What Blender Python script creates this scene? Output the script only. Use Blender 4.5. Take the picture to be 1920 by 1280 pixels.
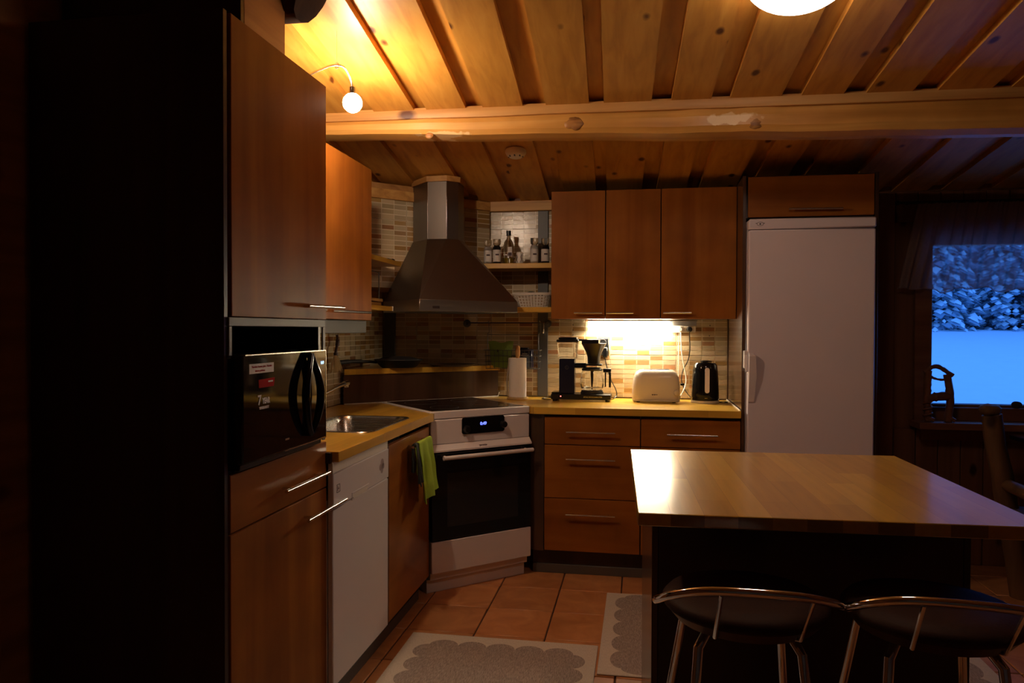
import bpy, bmesh, math, random
from mathutils import Vector, Matrix, noise as mnoise
random.seed(7)
S = bpy.context.scene
for o in list(bpy.data.objects): bpy.data.objects.remove(o)
PI = math.pi

# ------------------------------------------------------------------ camera
YAW, PITCH, ROLL = .1701, .016, .003
Fv = Vector((-math.sin(YAW)*math.cos(PITCH), math.cos(YAW)*math.cos(PITCH), -math.sin(PITCH)))
Rv = Vector((math.cos(YAW), math.sin(YAW), 0)); Uv = Rv.cross(Fv)
R2 = Rv*math.cos(ROLL)+Uv*math.sin(ROLL); U2 = -Rv*math.sin(ROLL)+Uv*math.cos(ROLL)
cam = bpy.data.cameras.new('camera'); co = bpy.data.objects.new('camera', cam); S.collection.objects.link(co)
m = Matrix((R2, U2, -Fv)).transposed().to_4x4(); m.translation = Vector((.509, -3.9586, 1.3153))
co.matrix_world = m
cam.sensor_width = 36; cam.lens = 36*1399/1920; cam.clip_start = .02; cam.clip_end = 300
S.camera = co

# ------------------------------------------------------------------ world, exposure
w = bpy.data.worlds.new('dusk'); S.world = w; w.use_nodes = True
wn = w.node_tree.nodes; wl = w.node_tree.links
bg = wn['Background']
tc = wn.new('ShaderNodeTexCoord'); sp = wn.new('ShaderNodeSeparateXYZ'); cr = wn.new('ShaderNodeValToRGB')
wl.new(tc.outputs['Generated'], sp.inputs[0]); wl.new(sp.outputs['Z'], cr.inputs[0]); wl.new(cr.outputs[0], bg.inputs[0])
cr.color_ramp.elements[0].position = 0; cr.color_ramp.elements[0].color = (.07, .33, 1, 1)
cr.color_ramp.elements[1].position = .8; cr.color_ramp.elements[1].color = (.055, .24, .95, 1)
bg.inputs[1].default_value = 1.6
vs = S.view_settings
vs.view_transform = 'Standard'; vs.look = 'None'; vs.gamma = 1; vs.use_curve_mapping = False; vs.exposure = 0
S.display_settings.display_device = 'sRGB'
BULB_W, DOME_W, TUBE_W = 20.0, 4.6, 34.0
C_BULB = (1, .74, .52); C_DOME = (1, .73, .57); C_TUBE = (1, .85, .60)

# ------------------------------------------------------------------ materials
def new_mat(name):
    m = bpy.data.materials.new(name); m.use_nodes = True
    return m, m.node_tree.nodes, m.node_tree.links, m.node_tree.nodes['Principled BSDF']
def setp(b, **k):
    for a, v in k.items():
        a = {'rough': 'Roughness', 'metal': 'Metallic', 'coat': 'Coat Weight', 'spec': 'Specular IOR Level', 'trans': 'Transmission Weight', 'ior': 'IOR', 'coatr': 'Coat Roughness', 'sheen': 'Sheen Weight'}[a]
        b.inputs[a].default_value = v
def plain(name, col, rough=.5, metal=0, bump=0, bscale=40, var=.06, **k):
    m, n, l, b = new_mat(name); setp(b, rough=rough, metal=metal, **k)
    t = n.new('ShaderNodeTexCoord'); no = n.new('ShaderNodeTexNoise'); no.inputs['Scale'].default_value = 6; no.inputs['Detail'].default_value = 4
    l.new(t.outputs['Object'], no.inputs['Vector'])
    mx = n.new('ShaderNodeMix'); mx.data_type = 'RGBA'
    mx.inputs[6].default_value = (*[c*(1-var) for c in col], 1); mx.inputs[7].default_value = (*[min(1, c*(1+var)) for c in col], 1)
    l.new(no.outputs[0], mx.inputs[0]); l.new(mx.outputs[2], b.inputs['Base Color'])
    if bump:
        n2 = n.new('ShaderNodeTexNoise'); n2.inputs['Scale'].default_value = bscale; l.new(t.outputs['Object'], n2.inputs['Vector'])
        bp = n.new('ShaderNodeBump'); bp.inputs['Strength'].default_value = bump; bp.inputs['Distance'].default_value = .004
        l.new(n2.outputs[0], bp.inputs['Height']); l.new(bp.outputs[0], b.inputs['Normal'])
    return m
def emis(name, col, st):
    m, n, l, b = new_mat(name); n.remove(b)
    e = n.new('ShaderNodeEmission'); e.inputs[0].default_value = (*col, 1); e.inputs[1].default_value = st
    l.new(e.outputs[0], n['Material Output'].inputs[0]); return m
def wood(name, dark, base, light, axis='Z', rough=.4, coat=0, knots=0, fine=22, bump=.15, objvar=.0, spec=.5, blotch=0):
    m, n, l, b = new_mat(name); setp(b, rough=rough, coat=coat, coatr=.12, spec=spec)
    t = n.new('ShaderNodeTexCoord'); oi = n.new('ShaderNodeObjectInfo')
    sc = n.new('ShaderNodeVectorMath'); sc.operation = 'SCALE'; l.new(oi.outputs['Random'], sc.inputs['Scale']); sc.inputs[0].default_value = (13, 17, 11)
    ad = n.new('ShaderNodeVectorMath'); l.new(t.outputs['Object'], ad.inputs[0]); l.new(sc.outputs[0], ad.inputs[1])
    mp = n.new('ShaderNodeMapping'); l.new(ad.outputs[0], mp.inputs[0])
    s = [fine, fine, fine]; s['XYZ'.index(axis)] = fine*.055; mp.inputs['Scale'].default_value = s
    no = n.new('ShaderNodeTexNoise'); no.inputs['Scale'].default_value = 1; no.inputs['Detail'].default_value = 5; no.inputs['Distortion'].default_value = .6
    l.new(mp.outputs[0], no.inputs['Vector'])
    rp = n.new('ShaderNodeValToRGB'); e = rp.color_ramp.elements
    e[0].position = .3; e[0].color = (*dark, 1); e[1].position = .72; e[1].color = (*light, 1)
    q = rp.color_ramp.elements.new(.5); q.color = (*base, 1)
    l.new(no.outputs[0], rp.inputs[0]); col = rp.outputs[0]
    if blotch:
        nb = n.new('ShaderNodeTexNoise'); nb.inputs['Scale'].default_value = 5; nb.inputs['Detail'].default_value = 3; l.new(ad.outputs[0], nb.inputs['Vector'])
        mr = n.new('ShaderNodeMapRange'); mr.inputs[1].default_value = .3; mr.inputs[2].default_value = .7; mr.inputs[3].default_value = 1-blotch; mr.inputs[4].default_value = 1+blotch
        l.new(nb.outputs[0], mr.inputs[0])
        v = n.new('ShaderNodeVectorMath'); v.operation = 'SCALE'; l.new(col, v.inputs[0]); l.new(mr.outputs[0], v.inputs['Scale']); col = v.outputs[0]
    if objvar:
        mr = n.new('ShaderNodeMapRange'); mr.inputs[3].default_value = 1-objvar; mr.inputs[4].default_value = 1+objvar; l.new(oi.outputs['Random'], mr.inputs[0])
        v = n.new('ShaderNodeVectorMath'); v.operation = 'SCALE'; l.new(col, v.inputs[0]); l.new(mr.outputs[0], v.inputs['Scale']); col = v.outputs[0]
    if knots:
        mp2 = n.new('ShaderNodeMapping'); l.new(ad.outputs[0], mp2.inputs[0])
        s = [knots]*3; s['XYZ'.index(axis)] = knots*.55; mp2.inputs['Scale'].default_value = s
        nd = n.new('ShaderNodeTexNoise'); nd.inputs['Scale'].default_value = 30; l.new(ad.outputs[0], nd.inputs['Vector'])
        vo = n.new('ShaderNodeTexVoronoi'); l.new(mp2.outputs[0], vo.inputs['Vector']); vo.inputs['Scale'].default_value = 1
        jt = n.new('ShaderNodeMath'); jt.operation = 'MULTIPLY_ADD'; jt.inputs[1].default_value = .05; l.new(nd.outputs[0], jt.inputs[0]); l.new(vo.outputs['Distance'], jt.inputs[2])
        kr = n.new('ShaderNodeValToRGB'); kr.color_ramp.elements[0].position = .10; kr.color_ramp.elements[0].color = (.16, .07, .03, 1)
        kr.color_ramp.elements[1].position = .17; kr.color_ramp.elements[1].color = (1, 1, 1, 1)
        l.new(jt.outputs[0], kr.inputs[0])
        mm = n.new('ShaderNodeMix'); mm.data_type = 'RGBA'; mm.blend_type = 'MULTIPLY'; mm.inputs[0].default_value = 1
        l.new(col, mm.inputs[6]); l.new(kr.outputs[0], mm.inputs[7]); col = mm.outputs[2]
    l.new(col, b.inputs['Base Color'])
    if bump:
        bp = n.new('ShaderNodeBump'); bp.inputs['Strength'].default_value = bump; bp.inputs['Distance'].default_value = .002
        l.new(no.outputs[0], bp.inputs['Height']); l.new(bp.outputs[0], b.inputs['Normal'])
    return m
def staves(name, axis, c1, c2, rough=.3, coat=.3, w=.34, h=.045):
    m, n, l, b = new_mat(name); setp(b, rough=rough, coat=coat, coatr=.15)
    t = n.new('ShaderNodeTexCoord'); mp = n.new('ShaderNodeMapping'); l.new(t.outputs['Object'], mp.inputs[0])
    if axis == 'Y': mp.inputs['Rotation'].default_value = (0, 0, PI/2)
    br = n.new('ShaderNodeTexBrick'); l.new(mp.outputs[0], br.inputs['Vector']); br.offset = .37; br.inputs['Scale'].default_value = 1
    br.inputs['Brick Width'].default_value = w; br.inputs['Row Height'].default_value = h; br.inputs['Mortar Size'].default_value = .0004
    br.inputs['Color1'].default_value = (*c1, 1); br.inputs['Color2'].default_value = (*c2, 1); br.inputs['Mortar'].default_value = (*[c*.6 for c in c2], 1)
    mp2 = n.new('ShaderNodeMapping'); l.new(mp.outputs[0], mp2.inputs[0]); mp2.inputs['Scale'].default_value = (3, 50, 50)
    no = n.new('ShaderNodeTexNoise'); no.inputs['Detail'].default_value = 5; no.inputs['Scale'].default_value = 1; l.new(mp2.outputs[0], no.inputs['Vector'])
    mr = n.new('ShaderNodeMapRange'); mr.inputs[3].default_value = .78; mr.inputs[4].default_value = 1.2; l.new(no.outputs[0], mr.inputs[0])
    v = n.new('ShaderNodeVectorMath'); v.operation = 'SCALE'; l.new(br.outputs[0], v.inputs[0]); l.new(mr.outputs[0], v.inputs['Scale'])
    l.new(v.outputs[0], b.inputs['Base Color']); return m
def glassmat(name, col=(1, 1, 1), rough=0, ior=1.45):
    m, n, l, b = new_mat(name); setp(b, rough=rough, trans=1, ior=ior); b.inputs['Base Color'].default_value = (*col, 1); return m
def steel(name, col, rough, axis='X'):
    m, n, l, b = new_mat(name); setp(b, rough=rough, metal=1); b.inputs['Base Color'].default_value = (*col, 1)
    t = n.new('ShaderNodeTexCoord'); mp = n.new('ShaderNodeMapping'); s = [300, 300, 300]; s['XYZ'.index(axis)] = 3; mp.inputs['Scale'].default_value = s
    no = n.new('ShaderNodeTexNoise'); l.new(t.outputs['Object'], mp.inputs[0]); l.new(mp.outputs[0], no.inputs['Vector']); no.inputs['Scale'].default_value = 1
    mr = n.new('ShaderNodeMapRange'); mr.inputs[3].default_value = rough*.7; mr.inputs[4].default_value = rough*1.4
    l.new(no.outputs[0], mr.inputs[0]); l.new(mr.outputs[0], b.inputs['Roughness']); return m
def cellmat(name):
    m, n, l, b = new_mat(name); setp(b, rough=.22)
    a = n.new('ShaderNodeAttribute'); a.attribute_name = 'cell'; l.new(a.outputs['Color'], b.inputs['Base Color'])
    t = n.new('ShaderNodeTexCoord'); no = n.new('ShaderNodeTexNoise'); no.inputs['Scale'].default_value = 35; l.new(t.outputs['Object'], no.inputs['Vector'])
    bp = n.new('ShaderNodeBump'); bp.inputs['Strength'].default_value = .25; bp.inputs['Distance'].default_value = .003; l.new(no.outputs[0], bp.inputs['Height']); l.new(bp.outputs[0], b.inputs['Normal'])
    return m
def terracotta():
    m, n, l, b = new_mat('terracotta'); setp(b, rough=.42)
    t = n.new('ShaderNodeTexCoord'); oi = n.new('ShaderNodeObjectInfo'); sc = n.new('ShaderNodeVectorMath'); sc.operation = 'SCALE'; sc.inputs[0].default_value = (9, 5, 3)
    l.new(oi.outputs['Random'], sc.inputs['Scale']); ad = n.new('ShaderNodeVectorMath'); l.new(t.outputs['Object'], ad.inputs[0]); l.new(sc.outputs[0], ad.inputs[1])
    no = n.new('ShaderNodeTexNoise'); no.inputs['Scale'].default_value = 7; no.inputs['Detail'].default_value = 6; no.inputs['Distortion'].default_value = 1; l.new(ad.outputs[0], no.inputs['Vector'])
    rp = n.new('ShaderNodeValToRGB'); e = rp.color_ramp.elements; e[0].position = .35; e[0].color = (.50, .20, .07, 1); e[1].position = .7; e[1].color = (.68, .31, .12, 1); l.new(no.outputs[0], rp.inputs[0])
    mr = n.new('ShaderNodeMapRange'); mr.inputs[3].default_value = .88; mr.inputs[4].default_value = 1.1; l.new(oi.outputs['Random'], mr.inputs[0])
    v = n.new('ShaderNodeVectorMath'); v.operation = 'SCALE'; l.new(rp.outputs[0], v.inputs[0]); l.new(mr.outputs[0], v.inputs['Scale'])
    l.new(v.outputs[0], b.inputs['Base Color'])
    bp = n.new('ShaderNodeBump'); bp.inputs['Strength'].default_value = .12; bp.inputs['Distance'].default_value = .004; l.new(no.outputs[0], bp.inputs['Height']); l.new(bp.outputs[0], b.inputs['Normal'])
    return m
def woven(name, c1, c2, scale=420):
    m, n, l, b = new_mat(name); setp(b, rough=.95, spec=.1)
    t = n.new('ShaderNodeTexCoord'); mp = n.new('ShaderNodeMapping'); mp.inputs['Scale'].default_value = (scale, scale*.12, scale); l.new(t.outputs['Object'], mp.inputs[0])
    no = n.new('ShaderNodeTexNoise'); no.inputs['Scale'].default_value = 1; no.inputs['Detail'].default_value = 3; l.new(mp.outputs[0], no.inputs['Vector'])
    rp = n.new('ShaderNodeValToRGB'); e = rp.color_ramp.elements; e[0].position = .38; e[0].color = (*c1, 1); e[1].position = .66; e[1].color = (*c2, 1); l.new(no.outputs[0], rp.inputs[0]); l.new(rp.outputs[0], b.inputs['Base Color'])
    bp = n.new('ShaderNodeBump'); bp.inputs['Strength'].default_value = .5; bp.inputs['Distance'].default_value = .003; l.new(no.outputs[0], bp.inputs['Height']); l.new(bp.outputs[0], b.inputs['Normal'])
    return m
def sheer():
    m, n, l, b = new_mat('sheer_voile'); n.remove(b)
    d = n.new('ShaderNodeBsdfDiffuse'); d.inputs[0].default_value = (.62, .45, .42, 1); tl = n.new('ShaderNodeBsdfTranslucent'); tl.inputs[0].default_value = (.5, .38, .42, 1)
    tr = n.new('ShaderNodeBsdfTransparent'); a = n.new('ShaderNodeMixShader'); a.inputs[0].default_value = .35; l.new(d.outputs[0], a.inputs[1]); l.new(tl.outputs[0], a.inputs[2])
    t = n.new('ShaderNodeTexCoord'); wv = n.new('ShaderNodeTexNoise'); wv.inputs['Scale'].default_value = 60; l.new(t.outputs['Object'], wv.inputs['Vector'])
    mr = n.new('ShaderNodeMapRange'); mr.inputs[3].default_value = .5; mr.inputs[4].default_value = .66; l.new(wv.outputs[0], mr.inputs[0])
    mx = n.new('ShaderNodeMixShader'); l.new(mr.outputs[0], mx.inputs[0]); l.new(tr.outputs[0], mx.inputs[1]); l.new(a.outputs[0], mx.inputs[2])
    l.new(mx.outputs[0], n['Material Output'].inputs[0]); return m

M = {}
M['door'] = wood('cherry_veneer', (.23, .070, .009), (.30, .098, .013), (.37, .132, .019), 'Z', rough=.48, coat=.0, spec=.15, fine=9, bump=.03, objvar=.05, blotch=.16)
M['doorh'] = wood('cherry_veneer_flat', (.23, .070, .009), (.30, .098, .013), (.37, .132, .019), 'X', rough=.40, coat=.0, spec=.15, fine=9, bump=.03, objvar=.05, blotch=.16)
M['doory'] = wood('cherry_veneer_deep', (.23, .070, .009), (.30, .098, .013), (.37, .132, .019), 'Y', rough=.3, coat=.15, fine=9, bump=.03, objvar=.05, blotch=.16)
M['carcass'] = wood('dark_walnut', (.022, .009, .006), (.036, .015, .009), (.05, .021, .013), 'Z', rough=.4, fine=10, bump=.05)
M['panel'] = wood('brown_panel', (.05, .024, .014), (.075, .036, .02), (.10, .05, .028), 'Z', rough=.25, coat=.3, fine=10, bump=.05)
M['pine'] = wood('pine_plank', (.50, .225, .034), (.62, .30, .048), (.70, .37, .075), 'Y', rough=.5, knots=7.5, fine=26, objvar=.14, bump=.12)
M['pinex'] = wood('pine_rail', (.44, .20, .05), (.60, .31, .09), (.70, .40, .13), 'X', rough=.5, knots=5, fine=22, objvar=.08)
M['pinebox'] = wood('pine_box', (.38, .17, .045), (.52, .26, .075), (.62, .33, .10), 'Y', rough=.55, knots=0, fine=16, objvar=.05)
M['log'] = wood('hewn_log', (.46, .21, .04), (.60, .30, .065), (.70, .39, .11), 'X', rough=.42, knots=2.6, fine=14, blotch=.12, bump=.25)
M['knot'] = wood('log_knot', (.20, .08, .022), (.36, .16, .04), (.52, .26, .07), 'X', rough=.5, fine=60, bump=.5)
M['wallwood'] = wood('wall_plank', (.16, .062, .026), (.22, .09, .04), (.29, .125, .055), 'Z', rough=.6, knots=6, fine=18, objvar=.1)
M['walllog'] = wood('wall_log', (.30, .13, .04), (.42, .20, .06), (.5, .26, .09), 'Y', rough=.6, knots=4, fine=14, objvar=.1)
_n, _l = M['log'].node_tree.nodes, M['log'].node_tree.links          # pale chipped places on the hewn log
_b = _n['Principled BSDF']; _src = _b.inputs['Base Color'].links[0].from_socket
for cx_, cz_, wx_, wz_ in ((.87, .150, .125, .030), (-.36, .128, .14, .016)):
    _t = _n.new('ShaderNodeTexCoord'); _s = _n.new('ShaderNodeVectorMath'); _s.operation = 'SUBTRACT'; _s.inputs[1].default_value = (cx_, -.08, cz_); _l.new(_t.outputs['Object'], _s.inputs[0])
    _m = _n.new('ShaderNodeVectorMath'); _m.operation = 'MULTIPLY'; _m.inputs[1].default_value = (1/wx_, 4, 1/wz_); _l.new(_s.outputs[0], _m.inputs[0])
    _no = _n.new('ShaderNodeTexNoise'); _no.inputs['Scale'].default_value = 28; _l.new(_t.outputs['Object'], _no.inputs['Vector'])
    _le = _n.new('ShaderNodeVectorMath'); _le.operation = 'LENGTH'; _l.new(_m.outputs[0], _le.inputs[0])
    _ad = _n.new('ShaderNodeMath'); _ad.operation = 'MULTIPLY_ADD'; _ad.inputs[1].default_value = 1.3; _l.new(_no.outputs[0], _ad.inputs[0]); _l.new(_le.outputs['Value'], _ad.inputs[2])
    _r = _n.new('ShaderNodeMapRange'); _r.inputs[1].default_value = 1.35; _r.inputs[2].default_value = 1.5; _r.inputs[3].default_value = .8; _r.inputs[4].default_value = 0; _l.new(_ad.outputs[0], _r.inputs[0])
    _x = _n.new('ShaderNodeMix'); _x.data_type = 'RGBA'; _x.inputs[7].default_value = (.86, .64, .34, 1); _l.new(_r.outputs[0], _x.inputs[0]); _l.new(_src, _x.inputs[6]); _src = _x.outputs[2]
_l.new(_src, _b.inputs['Base Color'])
M['framewood'] = wood('window_wood', (.20, .08, .035), (.27, .11, .05), (.33, .15, .07), 'X', rough=.5, fine=20)
M['backwall'] = plain('far_wall_shade', (.16, .145, .13), .8, bump=.2)  # shade put into this unseen wall's colour to dim its reflections
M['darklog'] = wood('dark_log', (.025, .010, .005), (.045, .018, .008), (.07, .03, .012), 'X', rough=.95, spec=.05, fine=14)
M['oldlog'] = wood('aged_log', (.09, .042, .016), (.14, .07, .026), (.19, .10, .04), 'Z', rough=.6, fine=16, knots=5)
M['top_x'] = staves('butcher_block_wide', 'X', (.74, .43, .055), (.60, .32, .038))
M['top_y'] = staves('butcher_block_deep', 'Y', (.74, .43, .055), (.60, .32, .038))
M['island'] = staves('island_block', 'Y', (.72, .42, .05), (.52, .27, .03), rough=.34, coat=.6, w=.42, h=.075)
M['steel'] = steel('brushed_steel', (.36, .33, .30), .38, 'X')
M['steelz'] = steel('brushed_steel_upright', (.22, .195, .175), .40, 'Z')
M['sink'] = steel('sink_steel', (.55, .52, .48), .25, 'X')
M['chrome'] = plain('chrome', (.84, .88, .96), .09, 1, var=.01)
M['handle'] = plain('satin_chrome', (.72, .70, .68), .22, 1, var=.02)
M['galv'] = plain('galvanised_trim', (.16, .165, .155), .5, 0, var=.1)
M['grey'] = plain('grey_strip', (.085, .083, .085), .4, 0)
M['greybase'] = plain('grey_skirting', (.10, .085, .075), .5)
M['black'] = plain('black_plastic', (.008, .008, .009), .28)
M['blackmat'] = plain('matt_black', (.012, .012, .013), .6)
M['blackgloss'] = plain('black_gloss', (.006, .006, .007), .06, spec=.28)
M['navy'] = plain('navy_enamel', (.012, .013, .035), .25)
M['white'] = plain('white_enamel', (.80, .73, .73), .28, var=.015)
M['fridge'] = plain('fridge_white', (.86, .77, .82), .33, var=.02, bump=.02, bscale=500)
M['whitep'] = plain('white_plastic', (.85, .78, .70), .35, var=.01)
M['cream'] = plain('cream_plastic', (.64, .56, .46), .25, var=.01)
M['paper'] = plain('paper', (.86, .80, .74), .9, bump=.3, bscale=220)
M['gapshade'] = plain('weave_gap_shade', (.40, .24, .12), .8)  # brown tone that darkens the gaps of the basket weave
M['grout'] = plain('grout', (.05, .038, .03), .9)
M['floorgrout'] = plain('floor_grout', (.06, .03, .02), .9)
M['cell'] = cellmat('mosaic_glaze')
M['terra'] = terracotta()
M['leather'] = plain('brown_leatherette', (.040, .016, .009), .6, bump=.15, bscale=160, spec=.15)
M['green'] = plain('green_terry', (.36, .50, .035), .95, bump=.8, bscale=420)
M['towelshade'] = plain('towel_shade_dark', (.03, .035, .03), .95, bump=.6, bscale=300)  # near-black tone for the shaded side of the towel
M['rugc'] = woven('rug_cream', (.64, .57, .48), (.74, .67, .57), 500)
M['rugg'] = woven('rug_taupe', (.30, .245, .215), (.50, .42, .37), 420)
M['glass'] = glassmat('clear_glass', (.97, .97, .95))
M['pane'] = glassmat('window_glass', (1, 1, 1), 0, 1.05)
M['salt'] = plain('white_salt', (.85, .82, .78), .8)
M['pepper'] = plain('peppercorn', (.025, .018, .016), .7, bump=.8, bscale=300)
M['oil'] = plain('olive_oil', (.42, .28, .02), .1, coat=.5)
M['label'] = plain('paper_label', (.74, .70, .66), .6)
M['labeldk'] = plain('dark_print', (.05, .02, .03), .6)
M['red'] = plain('red_sticker', (.40, .004, .008), .8, spec=.1)
M['wicker'] = plain('white_wicker', (.72, .68, .62), .7, bump=.3, bscale=120)
M['avocado'] = plain('dark_green_skin', (.03, .045, .015), .5, bump=.6, bscale=90)
M['bag'] = plain('green_pack', (.22, .34, .06), .35, bump=.4, bscale=40)
M['brush'] = plain('natural_bristle', (.80, .66, .42), .9)
M['darkwood'] = plain('dark_wood', (.05, .018, .014), .4)
M['boardwood'] = wood('light_board', (.42, .25, .08), (.52, .32, .11), (.6, .38, .15), 'Y', rough=.5)
M['snow'] = plain('snow', (.86, .90, .95), .8, bump=.5, bscale=2, var=.04)
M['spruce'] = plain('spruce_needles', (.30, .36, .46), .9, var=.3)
M['bark'] = plain('bark', (.06, .05, .05), .9)
M['bulb'] = emis('bulb_glow', C_BULB, 0); M['dome'] = emis('dome_glow', C_DOME, 0); M['tube'] = emis('tube_glow', C_TUBE, 0)
M['ledblue'] = emis('blue_digits', (.12, .16, 1), 3.0); M['ledred'] = emis('power_lamp', (1, .12, .1), 6); M['ledw'] = emis('pale_digits', (.45, .65, 1), 1.6)
M['sheer'] = sheer()

# ------------------------------------------------------------------ helpers
BAS = {}                                   # root object -> its matrix
def B(): return bmesh.new()
def frame(loc=(0, 0, 0), rz=0): return Matrix.Translation(loc) @ Matrix.Rotation(rz, 4, 'Z')
def tag(o, label=None, cat=None, group=None, kind=None):
    if label: o['label'] = label
    if cat: o['category'] = cat
    if group: o['group'] = group
    if kind: o['kind'] = kind
    return o
def thing(name, label=None, cat=None, loc=(0, 0, 0), rz=0, group=None, kind=None):
    o = bpy.data.objects.new(name, None); S.collection.objects.link(o); o.location = loc; o.rotation_euler = (0, 0, rz); o.empty_display_size = .1
    BAS[o.name] = frame(loc, rz); return tag(o, label, cat, group, kind)
def obj(name, bm, mat, parent=None, local=False, smooth=38, label=None, cat=None, group=None, kind=None):
    """world coordinates by default; local=True: coordinates of the parent thing"""
    bmesh.ops.recalc_face_normals(bm, faces=bm.faces)
    loc = Vector((0, 0, 0)); r = parent
    while r is not None and r.parent is not None: r = r.parent
    if r is not None:
        if not local: bm.transform(BAS.get(r.name, Matrix()).inverted())
    else:
        xs = [v.co for v in bm.verts]
        loc = Vector(((min(v.x for v in xs)+max(v.x for v in xs))/2, (min(v.y for v in xs)+max(v.y for v in xs))/2, min(v.z for v in xs)))
        bm.transform(Matrix.Translation(-loc))
    me = bpy.data.meshes.new(name); bm.to_mesh(me); bm.free()
    for mt in (mat if isinstance(mat, (list, tuple)) else [mat]): me.materials.append(mt)
    if smooth:
        me.polygons.foreach_set('use_smooth', [True]*len(me.polygons)); me.set_sharp_from_angle(angle=math.radians(smooth))
    o = bpy.data.objects.new(name, me); S.collection.objects.link(o)
    if parent is not None: o.parent = parent
    else: o.location = loc; BAS[o.name] = Matrix.Translation(loc)
    return tag(o, label, cat, group, kind)
def box(bm, x0, x1, y0, y1, z0, z1, bev=0, seg=1, T=None, mi=0):
    r = bmesh.ops.create_cube(bm, size=1); vs = r['verts']
    bmesh.ops.scale(bm, vec=(abs(x1-x0), abs(y1-y0), abs(z1-z0)), verts=vs); bmesh.ops.translate(bm, vec=((x0+x1)/2, (y0+y1)/2, (z0+z1)/2), verts=vs)
    fs = list({f for v in vs for f in v.link_faces})
    if bev:
        es = list({e for v in vs for e in v.link_edges}); rr = bmesh.ops.bevel(bm, geom=es, offset=bev, segments=seg, profile=.5, affect='EDGES')
        vs = list({v for f in rr['faces'] for v in f.verts} | {v for v in vs if v.is_valid}); fs = [f for f in {f for v in vs for f in v.link_faces}]
    if mi:
        for f in fs: f.material_index = mi
    if T is not None: bmesh.ops.transform(bm, matrix=T, verts=vs)
    return vs
def obx(name, mat, x0, x1, y0, y1, z0, z1, bev=0, parent=None, **k):
    b = B(); box(b, x0, x1, y0, y1, z0, z1, bev); return obj(name, b, mat, parent, **k)
def tube(bm, pts, r, n=10, closed=False, caps=True, mi=0):
    pts = [Vector(p) for p in pts]; N = len(pts); rr = r if isinstance(r, (list, tuple)) else [r]*N
    rings = []; prev = None
    for i, p in enumerate(pts):
        a = pts[(i-1) % N] if (closed or i) else pts[0]; c = pts[(i+1) % N] if (closed or i < N-1) else pts[-1]
        t = (c-a).normalized()
        if prev is None:
            u = t.orthogonal().normalized()
        else:
            u = (prev - t*prev.dot(t))
            u = u.normalized() if u.length > 1e-6 else t.orthogonal().normalized()
        prev = u; v = t.cross(u)
        rings.append([bm.verts.new(p+(u*math.cos(2*PI*k/n)+v*math.sin(2*PI*k/n))*rr[i]) for k in range(n)])
    for i in range(N if closed else N-1):
        A, C = rings[i], rings[(i+1) % N]
        for k in range(n):
            f = bm.faces.new((A[k], A[(k+1) % n], C[(k+1) % n], C[k])); f.material_index = mi
    if caps and not closed:
        bm.faces.new(rings[0][::-1]).material_index = mi; bm.faces.new(rings[-1]).material_index = mi
def spline(pts, n=8):
    P = [Vector(p) for p in pts]; P = [P[0]*2-P[1]]+P+[P[-1]*2-P[-2]]; out = []
    for i in range(1, len(P)-2):
        for k in range(n):
            t = k/n; a, b, c, d = P[i-1], P[i], P[i+1], P[i+2]
            out.append(.5*((2*b)+(c-a)*t+(2*a-5*b+4*c-d)*t*t+(3*b-a-3*c+d)*t**3))
    out.append(P[-2]); return out
def lathe(bm, prof, n=24, c=(0, 0, 0), sx=1, sy=1, T=None, mi=0):
    rings = []; new = []
    for r, z in prof:
        if r < 1e-5: v = bm.verts.new((c[0], c[1], c[2]+z)); rings.append([v]); new.append(v)
        else:
            R = [bm.verts.new((c[0]+r*sx*math.cos(2*PI*k/n), c[1]+r*sy*math.sin(2*PI*k/n), c[2]+z)) for k in range(n)]; rings.append(R); new += R
    for A, C in zip(rings, rings[1:]):
        if len(A) == 1 and len(C) == 1: continue
        for k in range(n):
            q = (A[0], C[(k+1) % n], C[k]) if len(A) == 1 else (A[k], A[(k+1) % n], C[0]) if len(C) == 1 else (A[k], A[(k+1) % n], C[(k+1) % n], C[k])
            f = bm.faces.new(q); f.material_index = mi
    if len(rings[0]) > 1: bm.faces.new(rings[0][::-1]).material_index = mi
    if len(rings[-1]) > 1: bm.faces.new(rings[-1]).material_index = mi
    if T is not None: bmesh.ops.transform(bm, matrix=T, verts=new)
    return new
def prism(bm, poly, z0, z1, T=None):
    a = [bm.verts.new((x, y, z0)) for x, y in poly]; c = [bm.verts.new((x, y, z1)) for x, y in poly]; n = len(poly)
    bm.faces.new(a[::-1]); bm.faces.new(c)
    for i in range(n): bm.faces.new((a[i], a[(i+1) % n], c[(i+1) % n], c[i]))
    if T is not None: bmesh.ops.transform(bm, matrix=T, verts=a+c)
    return a+c
def loft(bm, loops, cap0=False, cap1=False):
    R = [[bm.verts.new(p) for p in L] for L in loops]
    for A, C in zip(R, R[1:]):
        n = len(A)
        for k in range(n): bm.faces.new((A[k], A[(k+1) % n], C[(k+1) % n], C[k]))
    if cap0: bm.faces.new(R[0][::-1])
    if cap1: bm.faces.new(R[-1])
def rrect(x0, x1, y0, y1, r, n=5):
    out = []
    for cx, cy, a in ((x1-r, y1-r, 0), (x0+r, y1-r, PI/2), (x0+r, y0+r, PI), (x1-r, y0+r, 3*PI/2)):
        for k in range(n+1): out.append((cx+r*math.cos(a+k*PI/2/n), cy+r*math.sin(a+k*PI/2/n)))
    return out
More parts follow.
